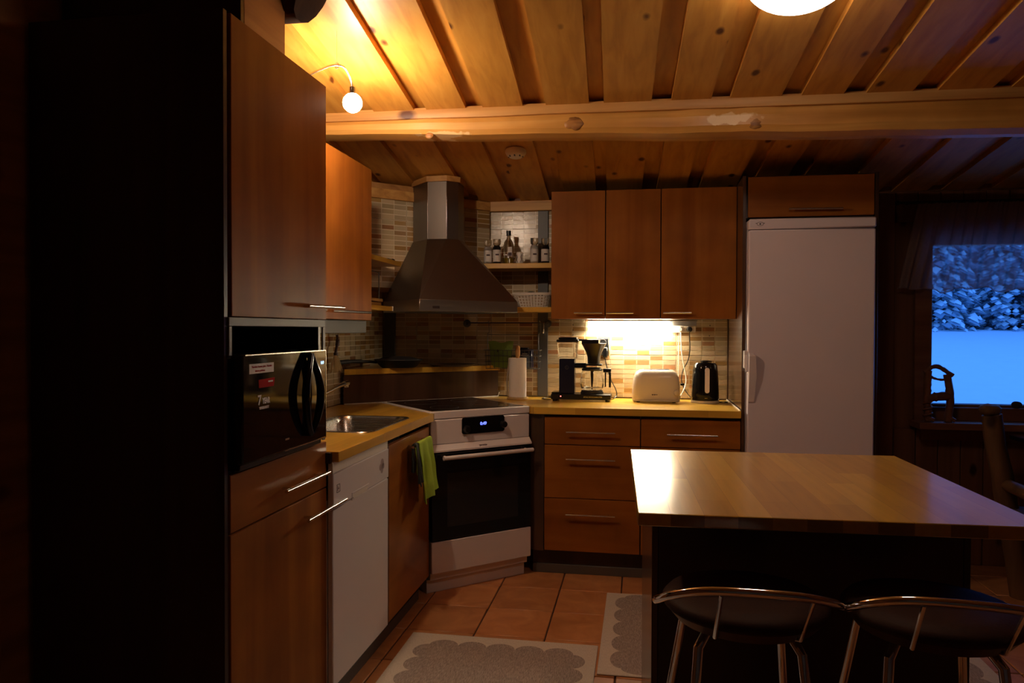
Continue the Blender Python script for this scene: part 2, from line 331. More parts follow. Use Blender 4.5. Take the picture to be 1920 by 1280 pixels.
def sphere(bm, c, r, n=16, sx=1, sy=1, sz=1, jit=0):
    prof = [(r*math.sin(PI*i/(n//2)), -r*math.cos(PI*i/(n//2))*sz) for i in range(n//2+1)]
    vs = lathe(bm, prof, n, c, sx, sy)
    if jit:
        for v in vs: v.co += Vector(c)*0+(v.co-Vector(c)).normalized()*mnoise.noise(v.co*30)*jit
    return vs
def text(body, size, T, mat, parent, name='lettering', ext=.0004, local=True, bold=0, xs=1):
    cu = bpy.data.curves.new(name, 'FONT'); cu.body = body; cu.size = size; cu.extrude = ext; cu.align_x = 'CENTER'; cu.align_y = 'CENTER'; cu.offset = bold; cu.resolution_u = 3
    t = bpy.data.objects.new('tmp', cu); S.collection.objects.link(t); dg = bpy.context.evaluated_depsgraph_get(); dg.update()
    me = bpy.data.meshes.new_from_object(t.evaluated_get(dg)); bpy.data.objects.remove(t)
    bm = B(); bm.from_mesh(me); bpy.data.meshes.remove(me)
    bm.transform(Matrix.Scale(xs, 4, (1, 0, 0))); bm.transform(T)
    return obj(name, bm, mat, parent, local=local, smooth=0)
def face_mat(p, nrm, up=(0, 0, 1)):
    """matrix that lays an XY drawing on a plane at p facing nrm"""
    n = Vector(nrm).normalized(); u = Vector(up); x = u.cross(n).normalized(); y = n.cross(x)
    m = Matrix((x, y, n)).transposed().to_4x4(); m.translation = Vector(p); return m
def handle(parent, p0, p1, out, off=.034, r=.006, name='handle', local=False):
    p0, p1, o = Vector(p0), Vector(p1), Vector(out); b = B()
    tube(b, [p0+o*off, p1+o*off], r, 10)
    for t in (.14, .86): q = p0.lerp(p1, t); tube(b, [q+o*.0005, q+o*off], r*.75, 8)
    return obj(name, b, M['handle'], parent, local=local)

# ------------------------------------------------------------------ setting: floor
SL = .136; TH = .033
def ceil_z(y): return 2.10+SL*(.6-y)
b = B(); box(b, -1.2, 5.2, -6.1, .75, -.12, -.006)
floor = obj('floor', b, M['floorgrout'], kind='structure')
b = B(); box(b, -.1505, .1505, -.1505, .1505, -.010, 0, .003)
tile0 = None
for i in range(-4, 8):
    for j in range(-9, 3):
        cx = .1159+.307*(i+.5); cy = -.21-.307*(j+.5)-.307
        cy = -.21+.307*(j+.5)
        if cy > .6 or cy < -2.95: continue
        if tile0 is None:
            for v in b.verts: pass
            tile0 = obj('floor_tile', b, M['terra'], floor, local=True); T0 = tile0
            o = tile0
        else:
            o = T0.copy(); S.collection.objects.link(o)
        o.parent = floor; o.location = Vector((cx, cy, 0))-floor.location
# the rest of the floor, out of view, in the same tiles
b = B()
for i in range(8, 16):
    for j in range(-18, 3): cx = .1159+.307*(i+.5); cy = -.21+.307*(j+.5); box(b, cx-.1505, cx+.1505, cy-.1505, cy+.1505, -.01, 0)
for i in range(-4, 8):
    for j in range(-18, -9): cx = .1159+.307*(i+.5); cy = -.21+.307*(j+.5); box(b, cx-.1505, cx+.1505, cy-.1505, cy+.1505, -.01, 0)
obj('floor_tile', b, M['terra'], floor, kind='stuff')

# ------------------------------------------------------------------ setting: walls
wl_ = obx('wall_left', M['walllog'], -1.25, -1.118, -6.1, .75, -.02, 3.2, kind='structure')
y = -1.55
for k in range(5):                                     # hewn logs above the left cabinets
    z0 = 2.10+.0*k
b = B()
def logbar(bm, x0, x1, yc, zc, ry, rz_, seed, n=34, top=None):
    """hewn log along X with a softly wandering outline"""
    loops = []
    for i in range(n+1):
        x = x0+(x1-x0)*i/n; L = []
        w_ = 1+.05*mnoise.noise(Vector((x*2.2, seed, 0))); s = .012*mnoise.noise(Vector((x*1.6, seed+5, 0)))
        for a in range(14):
            t = 2*PI*a/14; c, s_ = math.cos(t), math.sin(t)
            k = 1/max(abs(c)**4+abs(s_)**4, 1e-6)**.25*.62+.38          # squarish
            q = 1+.035*mnoise.noise(Vector((x*5, a*1.7, seed)))
            L.append((x, yc+ry*c*k*w_*q, zc+s+rz_*s_*k*w_*q))
        loops.append(L)
    loft(bm, loops, True, True)
# wall_left logs: horizontal hewn logs along Y, seen above the cabinets
for k in range(4):
    bm = B(); loops = []
    z = 2.02+.15*k
    for i in range(25):
        yy = -2.05+2.6*i/24; L = []
        for a in range(12):
            t = 2*PI*a/12; L.append((-1.16+.085*math.cos(t)*(1+.06*mnoise.noise(Vector((yy*3, a, k)))), yy, z+.078*math.sin(t)*(1+.05*mnoise.noise(Vector((yy*2, a, k+4))))))
        loops.append(L)
    loft(bm, loops, True, True); obj('wall_log', bm, M['walllog'], wl_)
# reddish planks on the near part of the left wall
for k in range(7):
    obx('plank', M['walllog'], -1.118, -1.100, -4.4+.3*k, -4.4+.3*k+.294, 0, 2.02, .002, wl_)

bk = B(); X0, X1, ZB, ZT = 2.13, 3.35, .90, 1.80        # wall_back with the window opening
for a in ((-1.25, X0, -.02, 2.25), (X1, 5.2, -.02, 2.25), (X0, X1, -.02, ZB-.04), (X0, X1, ZT+.04, 2.25)):
    box(bk, a[0], a[1], .612, .76, a[2], a[3])
wb = obj('wall_back', bk, M['wallwood'], kind='structure')
xx = 1.70                                               # planks beside, below and above the window
while xx < 4.6:
    wd = .118
    if xx+wd < X0-.09 or xx > X1+.09: segs = [(0, 2.1)]
    else: segs = [(0, .76), (1.93, 2.1)]
    for z0, z1 in segs: obx('plank', M['wallwood'], xx, xx+wd-.004, .592, .614, z0, z1, .003, wb)
    xx += wd
obx('wall_right', M['wallwood'], 5.0, 5.15, -6.1, .75, -.02, 3.2, kind='structure')
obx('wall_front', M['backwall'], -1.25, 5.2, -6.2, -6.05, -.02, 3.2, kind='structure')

# mosaic tiles (each ceramic tile is one piece with 5 x 9 raised cells)
TW, THH = .39, .2575
CREAM = [(.74, .66, .52), (.78, .70, .56), (.70, .62, .48), (.76, .67, .54)]
TAN = [(.63, .49, .29), (.60, .47, .31), (.66, .52, .31), (.61, .44, .30)]
TC = {}
def tile_mesh(w_, h_, var):
    key = (round(w_, 3), round(h_, 3), var)
    if key in TC: return TC[key]
    rnd = random.Random(hash(key) & 0xffff if False else int(key[0]*1000)*31+int(key[1]*1000)*17+var)
    bm = B(); lay = bm.loops.layers.color.new('cell'); g = .0012
    def put(x0, x1, z0, z1, d0, d1, col):
        n0 = len(bm.faces); vs = box(bm, x0, x1, -d1, -d0, z0, z1)
        for f in {f for v in vs for f in v.link_faces}:
            for lp in f.loops: lp[lay] = (*col, 1)
    put(g, w_-g, g, h_-g, 0, .006, (.88, .82, .70))
    nx, nz = max(1, round(w_/.078)), max(1, round(h_/.0286)); cw, ch = (w_-2*g)/nx, (h_-2*g)/nz
    for i in range(nx):
        for j in range(nz):
            tan = rnd.random() < .27
            c = rnd.choice(TAN if tan else CREAM); k = rnd.uniform(.93, 1.06)
            put(g+i*cw+.0028, g+(i+1)*cw-.0028, g+j*ch+.0026, g+(j+1)*ch-.0026, .005, .0078, tuple(v*k for v in c))
    bmesh.ops.recalc_face_normals(bm, faces=bm.faces)
    me = bpy.data.meshes.new('tile'); bm.to_mesh(me); bm.free(); me.materials.append(M['cell']); TC[key] = me; return me
tv = 0
def tiles(parent, org, rz, u0, u1, z0, z1, ju, jz):
    """tile the strip u0..u1 (along the wall) x z0..z1; joints through ju and jz"""
    global tv
    us = [u0]; u = ju+math.ceil((u0-ju)/TW-1e-6)*TW
    while u < u1-1e-4:
        if u > u0+1e-4: us.append(u)
        u += TW
    us.append(u1); zs = [z0]; z = jz+math.ceil((z0-jz)/THH-1e-6)*THH
    while z < z1-1e-4:
        if z > z0+1e-4: zs.append(z)
        z += THH
    zs.append(z1)
    P = BAS.get(parent.name, Matrix()).inverted()
    for a, c in zip(us, us[1:]):
        for e, f in zip(zs, zs[1:]):
            if c-a < .01 or f-e < .01: continue
            tv += 1; o = bpy.data.objects.new('tile', tile_mesh(c-a, f-e, tv % 6)); S.collection.objects.link(o)
            o.parent = parent; o.matrix_local = P @ frame(org, rz) @ Matrix.Translation((a, 0, e))
JZ = 1.163
# back wall: u = x
tiles(wb, (0, .6115, 0), 0, -1.112, -.405, .9, 1.42, -.888, JZ)
tiles(wb, (0, .6115, 0), 0, -.405, 1.02, .9, 1.42, -.0575+.0, JZ)
tiles(wb, (0, .6115, 0), 0, -.415, .012, 1.42, 2.045, -.0575, JZ)
# left wall: runs along Y, faces +X
tiles(wl_, (-1.118, 0, 0), PI/2, -1.6, .60, .9, 1.42, .21, JZ)
tiles(wl_, (-1.118, 0, 0), PI/2, -.545, -.10, 1.42, 2.0, .21, JZ)
# boxed corner above the hood, faced with the same tiles
cb = B(); prism(cb, [(-1.11, -.11+.012), (-.412, .608), (-1.11, .608)], 1.55, 2.14)
wc = obj('wall_corner', cb, M['walllog'], kind='structure')
tiles(wc, (-1.112, -.112, 0), PI/4, .02, .985, 1.55, 2.055, .02, JZ+THH)
# grey steel strips on the back wall
obx('corner_strip', M['grey'], -1.098, -1.028, .588, .6035, .905, 1.50, .001, label='dark grey vertical strip in the tiled corner behind the pan', cat='wall strip')
obx('wall_strip', M['grey'], -.112, -.05, .588, .6035, .905, 2.042, .001, label='grey vertical metal strip on the tiles behind the spice shelf', cat='wall strip')
# pine trims at the top of the tiles
def bar_between(p, q, h, d, mat, name, parent=None, bev=.003, **k):
    p, q = Vector(p), Vector(q); L = (q-p).length; a = math.atan2(q.y-p.y, q.x-p.x); pit = math.atan2(q.z-p.z, (q-p).to_2d().length)
    bm = B(); box(bm, 0, L, -d, 0, 0, h, bev); bm.transform(Matrix.Translation(p) @ Matrix.Rotation(a, 4, 'Z') @ Matrix.Rotation(-pit, 4, 'Y'))
    return obj(name, bm, mat, parent, **k)
bar_between((-.43, .60, 2.043), (.012, .60, 2.043), .062, .03, M['pinex'], 'trim_1', kind='structure')
bar_between((-1.10, -.10, 2.050), (-.42, .58, 2.045), .055, .022, M['pinex'], 'trim_2', kind='structure')
bar_between((-1.09, -.54, 2.045), (-1.09, -.06, 2.045), .06, .02, M['pinex'], 'trim_3', kind='structure')

# ------------------------------------------------------------------ setting: ceiling (sloping board-on-board pine)
CR = thing('ceiling', loc=(0, -.8, ceil_z(-.8)), rz=TH, kind='structure')
SH = Matrix.Rotation(-math.atan(SL), 4, 'X')
BAS[CR.name] = frame((0, -.8, ceil_z(-.8)), TH)
b = B(); box(b, -1.5, 5.4, -5.4, 1.75, .050, .14); b.transform(SH); obj('roof_deck', b, M['pinebox'], CR, local=True)
edges = [(-1.42, -1.24), (-1.17, -1.0), (-.93, -.745), (-.665, -.483), (-.423, -.249), (-.172, .004), (.104, .289), (.353, .553), (.637, .80), (.876, 1.081), (1.16, 1.326), (1.413, 1.593), (1.687, 1.889)]
x = 1.96
while x < 5.2: edges.append((x, x+.185)); x += .262
for i, (a, c) in enumerate(edges):
    bm = B(); n = 26; R = []
    for k in range(n+1):
        yy = -5.3+7.0*k/n; e0 = .004*mnoise.noise(Vector((yy*1.5, a*9, 1))); e1 = .004*mnoise.noise(Vector((yy*1.5, c*9, 7)))
        if yy > .3: e0 += .003*mnoise.noise(Vector((yy*9, a, 2)))
        R.append([(a+e0, yy, 0), (c+e1, yy, 0), (c+e1, yy, .028), (a+e0, yy, .028)])
    loft(bm, R, True, True); bm.transform(SH); obj('ceiling_board', bm, M['pine'], CR, local=True)
    if i+1 < len(edges):                                # recessed board above the gap
        bm = B(); box(bm, c-.03, edges[i+1][0]+.03, -5.3, 1.72, .0285, .0495); bm.transform(SH); obj('recessed_board', bm, M['pine'], CR, local=True)

# hewn log beam under the ceiling with its trim rail
BR = thing('log_beam', 'long hewn pine log beam crossing under the ceiling', 'beam', loc=(0, -.66, 2.05), rz=TH)
bm = B(); loops = []; n = 90
for i in range(n+1):
    x = -1.12+6.2*i/n; k = max(0, (x+.9)/3.0); zt = 2.262; zb = 2.190-.052*min(k, 1)**.6-.035*max(0, min(1, k-.15)) 
    zb += .010*mnoise.noise(Vector((x*2.3, 3, 0)))+.004*mnoise.noise(Vector((x*7, 1, 0)))
    kn = sum(h*math.exp(-((x-c)/wd)**2) for c, h, wd in ((.22, .006, .05), (.76, .012, .05), (.98, .012, .06), (-.45, .008, .08)))
    fr = .075+.004*mnoise.noise(Vector((x*3, 9, 0)))+kn
    H = zt-zb; zc = zb+H*.30+.006*mnoise.noise(Vector((x*1.7, 6, 0)))
    L = [(-fr*.30, zb), (-fr*.86, zb+H*.10), (-fr, zc), (-fr*1.02, zb+H*.62), (-fr*.90, zt-.012), (-fr*.6, zt), (.06, zt), (.075, zc+.03), (.06, zb+.02), (.02, zb-.001)]
    loops.append([(x, yy, z-2.05) for yy, z in L])
loft(bm, loops, True, True); obj('log', bm, M['log'], BR, local=True, smooth=16)
bm = B(); loops = []
for i in range(61):
    x = -1.1+6.1*i/60; w1 = .003*mnoise.noise(Vector((x*3, 12, 0)))
    loops.append([(x, yy, z-2.05) for yy, z in ((-.088+w1, 2.246+w1), (-.094+w1, 2.262), (-.088, 2.292), (.07, 2.292), (.07, 2.25))])
loft(bm, loops, True, True); obj('rail', bm, M['pinex'], BR, local=True, smooth=50)
for x, z, r in ((.22, 2.205, .034), (.765, 2.198, .026), (.975, 2.183, .034), (-.42, 2.172, .016)):
    bm = B()
    vs = sphere(bm, (0, 0, 0), r, 22, 1.15, .30, .85)
    for v in vs: v.co *= 1+.22*mnoise.noise(Vector((v.co.x*40+x*9, 0, v.co.z*40)))+.10*mnoise.noise(v.co*110)
    bm.transform(Matrix.Translation((x, -.0755, z-2.05)))
    obj('knot', bm, M['knot'], BR, local=True)
# dark log end by the upper left corner
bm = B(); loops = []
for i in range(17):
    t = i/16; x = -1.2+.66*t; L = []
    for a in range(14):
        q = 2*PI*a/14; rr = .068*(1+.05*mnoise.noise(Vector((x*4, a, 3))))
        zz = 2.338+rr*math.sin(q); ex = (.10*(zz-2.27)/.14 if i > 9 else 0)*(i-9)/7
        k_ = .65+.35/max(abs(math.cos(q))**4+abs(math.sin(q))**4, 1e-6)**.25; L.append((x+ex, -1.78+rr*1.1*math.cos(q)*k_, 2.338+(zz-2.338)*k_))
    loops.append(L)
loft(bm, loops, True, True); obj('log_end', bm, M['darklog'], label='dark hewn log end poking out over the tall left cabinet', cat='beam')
# skirting
obx('baseboard_back', M['greybase'], -.06, 1.04, .040, .052, 0, .048, .002, kind='structure')
obx('baseboard_left', M['greybase'], -.562, -.548, -2.18, -.47, 0, .05, .002, kind='structure')

# ------------------------------------------------------------------ window, curtain, outside
W = thing('window_1', loc=(2.74, .6, .80), kind='structure')
def wx(name, *a, mat='framewood', bev=.003): return obx(name, M[mat], *a, bev, W)
wx('casing', X0-.095, X0-.005, .572, .598, .81, 2.0); wx('casing', X1+.005, X1+.095, .572, .598, .81, 2.0)
wx('casing', X0-.0045, X1+.0045, .572, .598, ZT+.045, 2.0)
wx('sill', X0-.11, X1+.11, .44, .6, .775, .812); wx('apron', X0-.06, X1+.06, .575, .5915, .70, .774)
wx('window_frame', X0-.004, X0+.0, .60, .74, ZB-.03, ZT+.03)
b = B()
for a in ((X0, X1, .62, .70, ZB-.06, ZB), (X0, X1, .62, .70, ZT, ZT+.06), (X0-.04, X0, .62, .70, ZB-.06, ZT+.06), (X1, X1+.04, .62, .70, ZB-.06, ZT+.06), ): box(b, *a, .003)
obj('sash', b, M['framewood'], W)
wx('lower_rail', X0-.04, X1+.04, .585, .62, .812, .885)
wx('pane', X0, X1, .66, .664, ZB, ZT, mat='pane', bev=0)
# dark scalloped valance rail outside the glass
cu = thing('curtain', 'sheer gathered valance curtain over the blue window', 'curtain', loc=(2.7, .54, 1.27))
bm = B(); nx, nz = 260, 14; G = []
for i in range(nx+1):
    u = i/nx; col = []
    for j in range(nz+1):
        v = j/nz; spread = .05*(1-v)*(0 if u > .5 else 1)
        x = 2.03-spread*2*(1-u)*1.0+(3.50-2.03)*u; fold = .018*math.sin(u*2*PI*23+3*mnoise.noise(Vector((u*9, v*.7, 0))))*(1-.25*v)+.01*math.sin(u*2*PI*57)*v**3
        zb = 1.545+.010*math.sin(u*31)+.008*math.sin(u*67+1)
        col.append(bm.verts.new((x, .535+fold*(.6+.5*(1-v)), zb+(2.025-zb)*v)))
    G.append(col)
for i in range(nx):
    for j in range(nz): bm.faces.new((G[i][j], G[i+1][j], G[i+1][j+1], G[i][j+1]))
obj('cloth', bm, M['sheer'], cu, smooth=80)
pts = []
for i in range(0, nx+1):
    u = i/nx; x = 2.03-.1*(0 if u > .5 else 1)*(1-u)+(1.47)*u
    fold = .018*math.sin(u*2*PI*23+3*mnoise.noise(Vector((u*9, 0, 0))))
    pts.append((x, .535+fold*1.1, 1.545+.010*math.sin(u*31)+.008*math.sin(u*67+1)))
bm = B(); tube(bm, pts, .0035, 5); obj('hem', bm, M['sheer'], cu)
bm = B(); tube(bm, [(1.93, .535, 2.03), (3.55, .535, 2.03)], .008, 10); sphere(bm, (1.925, .535, 2.03), .014, 12)
for x in (1.99, 3.50): tube(bm, [(x, .535, 2.03), (x, .60, 2.03)], .006, 8)
obj('curtain_rod', bm, M['blackmat'], label='thin dark curtain rod above the window', cat='curtain rod')

# snow field and forest outside
bm = B(); nx, ny = 60, 50; G = []
for i in range(nx+1):
    col = []
    for j in range(ny+1):
        x = -14+48*i/nx; yy = 1.0+44*(j/ny)**1.4; z = .25+1.33*min(1, max(0, (yy-1)/13))**.8+max(0, yy-14)*.02+.10*mnoise.noise(Vector((x*.35, yy*.3, 0)))
        col.append(bm.verts.new((x, yy, z-.2)))
    G.append(col)
for i in range(nx):
    for j in range(ny): bm.faces.new((G[i][j], G[i+1][j], G[i+1][j+1], G[i][j+1]))
obj('ground', bm, M['snow'], kind='structure', smooth=60)
def spruce(seed, hgt, rad):
    rnd = random.Random(seed); bn = B(); bs = B(); z = .1
    while z < hgt-.05:
        R = rad*(1-z/hgt)**.7+.05
        for q in range(22):
            a = q/22*2*PI+rnd.random()*.7; L = R*rnd.uniform(.55, 1.1); d = Vector((math.cos(a), math.sin(a), 0)); s = Vector((-d.y, d.x, 0)); o0 = Vector((0, 0, z+.1))
            for k in range(2):
                f = .62+.38*k; c = o0+d*L*f+Vector((rnd.uniform(-.05, .05), rnd.uniform(-.05, .05), -L*(.30+.22*k)+rnd.uniform(-.04, .04))); w_ = rnd.uniform(.05, .14); h_ = rnd.uniform(.03, .07)
                for bmx, dz, k2 in ((bn, -.05, 1.15), (bs, .02, 1)):
                    if bmx is bs and rnd.random() < .22: continue
                    v = [bmx.verts.new(c+p) for p in (d*w_*1.3*k2+Vector((0, 0, dz-w_*rnd.uniform(.5, 1.2))), s*w_*k2+Vector((0, 0, dz-h_*.3)), -d*w_*1.4*k2+Vector((0, 0, dz)), -s*w_*k2+Vector((0, 0, dz-h_*.3)), Vector((0, 0, dz+h_*k2)), Vector((0, 0, dz-h_*1.2)))]
                    for t_ in ((0, 1, 4), (1, 2, 4), (2, 3, 4), (3, 0, 4), (1, 0, 5), (2, 1, 5), (3, 2, 5), (0, 3, 5)): bmx.faces.new([v[i] for i in t_])
        z += .11+.05*rnd.random()
    return bn, bs
protos = []
for sd in (1, 2, 3):
    n_, s_ = spruce(sd, 5.0+.6*sd, .95+.05*sd); t_ = B(); tube(t_, [(0, 0, -.3), (0, 0, 4.5+sd)], [.13, .03], 8)
    r = thing('snowy_spruce', 'snow laden spruce at the far edge of the snow field', 'tree', loc=(0, 0, 0), group='snowy trees behind the snow field')
    protos.append([r, obj('trunk', t_, M['bark'], r, local=True), obj('needles', n_, M['spruce'], r, local=True, smooth=0), obj('snow', s_, M['snow'], r, local=True, smooth=80)])
rnd = random.Random(5); cnt = 0
for row, (xa, yy0, n_t) in enumerate(((5.2, 14.2, 6), (6.4, 17.2, 5))):
    for i in range(n_t):
        P = protos[cnt % 3]
        if cnt < 3: r = P[0]
        else:
            r = P[0].copy(); S.collection.objects.link(r)
            for ch in P[1:]: c = ch.copy(); S.collection.objects.link(c); c.parent = r
        r.location = (xa+i*1.55+rnd.uniform(-.15, .15), yy0+rnd.uniform(-.4, .4), 1.33+.06*row); s = rnd.uniform(.78, .9) if row == 0 else 1.1; r.scale = (s, s, s*rnd.uniform(.85, 1.1)); r.rotation_euler = (0, 0, rnd.random()*6); cnt += 1

# ------------------------------------------------------------------ tall cabinet (left)
TX, TY0, TY1 = -.5326, -2.19, -1.589
t = thing('tall_cabinet', 'tall cherry cabinet at the left housing the black microwave', 'cabinet', loc=(-.82, -1.89, 0))
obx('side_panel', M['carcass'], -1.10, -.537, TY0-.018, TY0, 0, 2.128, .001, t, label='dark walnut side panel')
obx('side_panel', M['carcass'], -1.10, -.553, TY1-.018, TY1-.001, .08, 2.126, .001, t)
for z0, z1 in ((.08, .10), (.925, .942), (1.348, 1.365), (2.108, 2.126)): obx('shelf_board', M['carcass'], -1.10, -.556, TY0+.0005, TY1-.019, z0, z1, 0, t)
obx('back_panel', M['carcass'], -1.115, -1.101, TY0, TY1, .08, 2.126, 0, t)
obx('plinth', M['carcass'], -1.09, -.60, TY0+.001, TY1, 0, .079, 0, t)
d = obx('door', M['door'], TX-.020, TX, TY0+.012, TY1, 1.347, 2.127, .0015, t); handle(d, (TX, -1.798, 1.387), (TX, -1.52, 1.389), (1, 0, 0))
d = obx('drawer', M['doory'], TX-.020, TX, TY0+.004, TY1, .784, .936, .0015, t); handle(d, (TX, -1.944, .843), (TX, -1.642, .843), (1, 0, 0))
d = obx('door', M['door'], TX-.020, TX, TY0+.004, TY1, .085, .779, .0015, t)
handle(d, (TX, -1.800, .722), (TX, -1.500, .722), (1, 0, 0))
b = B(); box(b, TX-.004, TX+.002, TY0-.004, TY1-.012, 1.322, 1.345, .001); box(b, TX-.004, TX+.002, TY0-.004, TY0+.010, 1.245, 1.3215, .001); box(b, TX-.004, TX+.002, TY1-.030, TY1-.012, .945, 1.3215, .001)
obj('niche_trim', b, M['galv'], t, label='galvanised trim strip round the microwave niche')
# pale pine box above it
t = thing('pine_boxing', 'plain pine boxing board on top of the tall cabinet', 'boxing', loc=(-.8, -2.0, 2.13))
obx('front_board', M['pinebox'], -.580, -.562, -2.060, -1.822, 2.1285, 2.33, .002, t)
obx('side_board', M['carcass'], -1.11, -.5625, -2.078, -2.061, 2.1285, 2.34, .001, t, label='dark side board')
obx('end_board', M['pinebox'], -1.11, -.581, -1.840, -1.823, 2.1285, 2.33, .001, t)

# microwave
t = thing('microwave', 'black microwave oven with stickers set in the tall cabinet niche', 'microwave', loc=(-.75, -1.93, .944))
obx('body', M['blackmat'], -.98, -.533, -2.168, -1.672, .960, 1.240, .004, t)
b = B(); box(b, -.535, -.500, -2.182, -1.664, .962, 1.248, .004); obj('door', b, M['blackgloss'], t)
for yy in (-2.13, -1.72):
    for x in (-.93, -.58): b = B(); lathe(b, [(.015, 0), (.013, .0150)], 12, (x, yy, .9445)); obj('foot', b, M['black'], t)
b = B(); box(b, -.56, -.515, -2.172, -1.670, .9435, .9595, .002); obj('lower_lip', b, M['black'], t)
# pointed oval handle ring
def arc_side(s, r):
    pts = []
    for i in range(15):
        v = i/14; pts.append((-.486+.008*math.sin(PI*v), -1.806+s*.052*math.sin(PI*v)**(.75 if v < .5 else 1.15), .992+.245*v))
    return pts
b = B(); tube(b, arc_side(-1, 0), [.009+.004*math.sin(PI*i/14) for i in range(15)], 10); tube(b, arc_side(1, 0), [.009+.004*math.sin(PI*i/14) for i in range(15)], 10)
for z in (.994, 1.235): tube(b, [(-.500, -1.806, z), (-.484, -1.806, z)], .009, 10)
obj('handle', b, M['blackgloss'], t)
b = B(); box(b, -.5002, -.4990, -2.17, -1.667, 1.2445, 1.2475); box(b, -.5002, -.4990, -1.6685, -1.666, .964, 1.2444); box(b, -.5002, -.499, -1.95, -1.667, .962, .9645); obj('door_edge', b, M['handle'], t, label='thin bright edging of the door')
FX = (1, 0, 0)
b = B(); box(b, -.4999, -.4994, -2.150, -2.018, 1.196, 1.222); s = obj('sticker', b, M['label'], t, label='white paper sticker with small red print')
text('Varoitus: kuuma pinta. Huomio', .0085, face_mat((-.4992, -2.084, 1.214), FX), M['red'], s, local=False); text('laitteen puhdistus', .0075, face_mat((-.4992, -2.094, 1.203), FX), M['red'], s, local=False)
b = B(); vs = prism(b, [(0, 0), (.082, 0), (.088, .024), (-.002, .022)], 0, .0006, face_mat((-.4999, -2.10, 1.156), FX)); s = obj('sticker', b, M['red'], t, label='red slanted sticker')
b = B(); box(b, -.4992, -.4989, -2.050, -2.024, 1.169, 1.173); obj('sticker_lettering', b, M['label'], s)
text('7', .036, face_mat((-.4993, -2.098, 1.122), FX), M['label'], t, local=False, bold=.0012)
text('YEAR', .021, face_mat((-.4993, -2.062, 1.119), FX), M['label'], t, local=False, bold=.0012, xs=.8)
text('WARRANTY', .0095, face_mat((-.4993, -2.073, 1.101), FX), M['label'], t, local=False, bold=.0006)
text('0:49', .013, face_mat((-.4993, -1.695, 1.207), FX), M['ledw'], t, 'clock_digits', local=False, bold=.0006)
for z in (1.10, 1.085, 1.065, 1.05): obx('button_mark', M['handle'], -.4998, -.4992, -1.715, -1.705, z, z+.0016, 0, t)
obx('brand_lettering', M['handle'], -.4998, -.4992, -1.95, -1.925, .993, .998, 0, t)

# ------------------------------------------------------------------ left wall cabinet + lamp housing + corner shelves
t = thing('wall_cabinet', 'cherry wall cabinet over the sink, brightly lit by the bulb', 'cabinet', loc=(-.94, -1.06, 1.36))
obx('carcass', M['carcass'], -1.105, -.7805, -1.584, -.547, 1.360, 2.074, .001, t)
for y0, y1, hs in ((-1.583, -1.126, (-1.50, -1.14)), (-1.124, -.547, (-1.075, -.640))):
    d = obx('door', M['door'], -.780, -.760, y0, y1, 1.357, 2.076, .0015, t); handle(d, (-.76, hs[0], 1.390), (-.76, hs[1], 1.392), (1, 0, 0), .03)
obx('lamp_housing', plain('lamp_grey', (.11, .105, .095), .55), -.90, -.785, -1.10, -.55, 1.296, 1.3555, .003, label='brushed steel lamp housing under the left wall cabinet', cat='light fitting')
SHM = M['boardwood']
t = thing('corner_shelf', 'upper small wooden shelf left of the cooker hood', 'shelf', loc=(-.95, -.2, 1.66), group=None)
b = B(); prism(b, [(-1.105, -.543), (-.80, -.543), (-.80, .02), (-.865, .02), (-.96, .02), (-1.06, -.075), (-1.105, -.12)], 1.662, 1.686); obj('board', b, M['top_y'], t)
t = thing('corner_shelf', 'lower small wooden shelf left of the cooker hood', 'shelf', loc=(-.95, -.3, 1.41))
b = B(); prism(b, [(-1.105, -.543), (-.80, -.543), (-.80, -.125), (-1.105, -.125)], 1.413, 1.436); obj('board', b, M['top_y'], t)
obx('end_edging', M['whitep'], -.812, -.7965, -.1245, -.121, 1.413, 1.438, .0005, t, label='pale edging strip on the shelf end')
for k, (z, s) in enumerate(((1.4385, 0), (1.4575, .01))):
    b = B(); prism(b, [(x+s, y) for x, y in rrect(-1.02, -.815, -.49, -.22, .05)], z, z+.014)
    obj('cutting_board', b, M['boardwood'], label=('lower' if k == 0 else 'upper')+' of the two thin round-cornered wooden boards on the lower shelf', cat='cutting board')
b = B(); tube(b, spline([(-.86, -.17, 1.4365), (-.86, -.17, 1.60), (-.862, -.19, 1.617), (-.87, -.33, 1.617), (-.87, -.40, 1.617)]), .0035, 8)
obj('kitchen_roll_stand', b, M['chrome'], label='thin bent chrome wire stand on the lower shelf by the hood', cat='stand')
b = B()
rr = random.Random(3)
for k in range(5): c = Vector((-.85+.02*rr.random(), -.06+.012*k, 1.6925)); tube(b, [c+Vector((.012*math.cos(a), .014*math.sin(a), .004*math.sin(3*a+k)+.004)) for a in [2*PI*i/14 for i in range(14)]], .0015, 5, True)
obj('wire_coil', b, M['blackmat'], label='small coil of thin wire lying on the upper left shelf', cat='wire')
b = B(); tube(b, spline([(-.83, -.44, 1.83), (-.828, -.43, 1.77), (-.826, -.415, 1.73), (-.824, -.405, 1.735)]), .0015, 6); tube(b, [(-.8, -.46, 1.83), (-.85, -.40, 1.83)], .001, 5)
b.free()

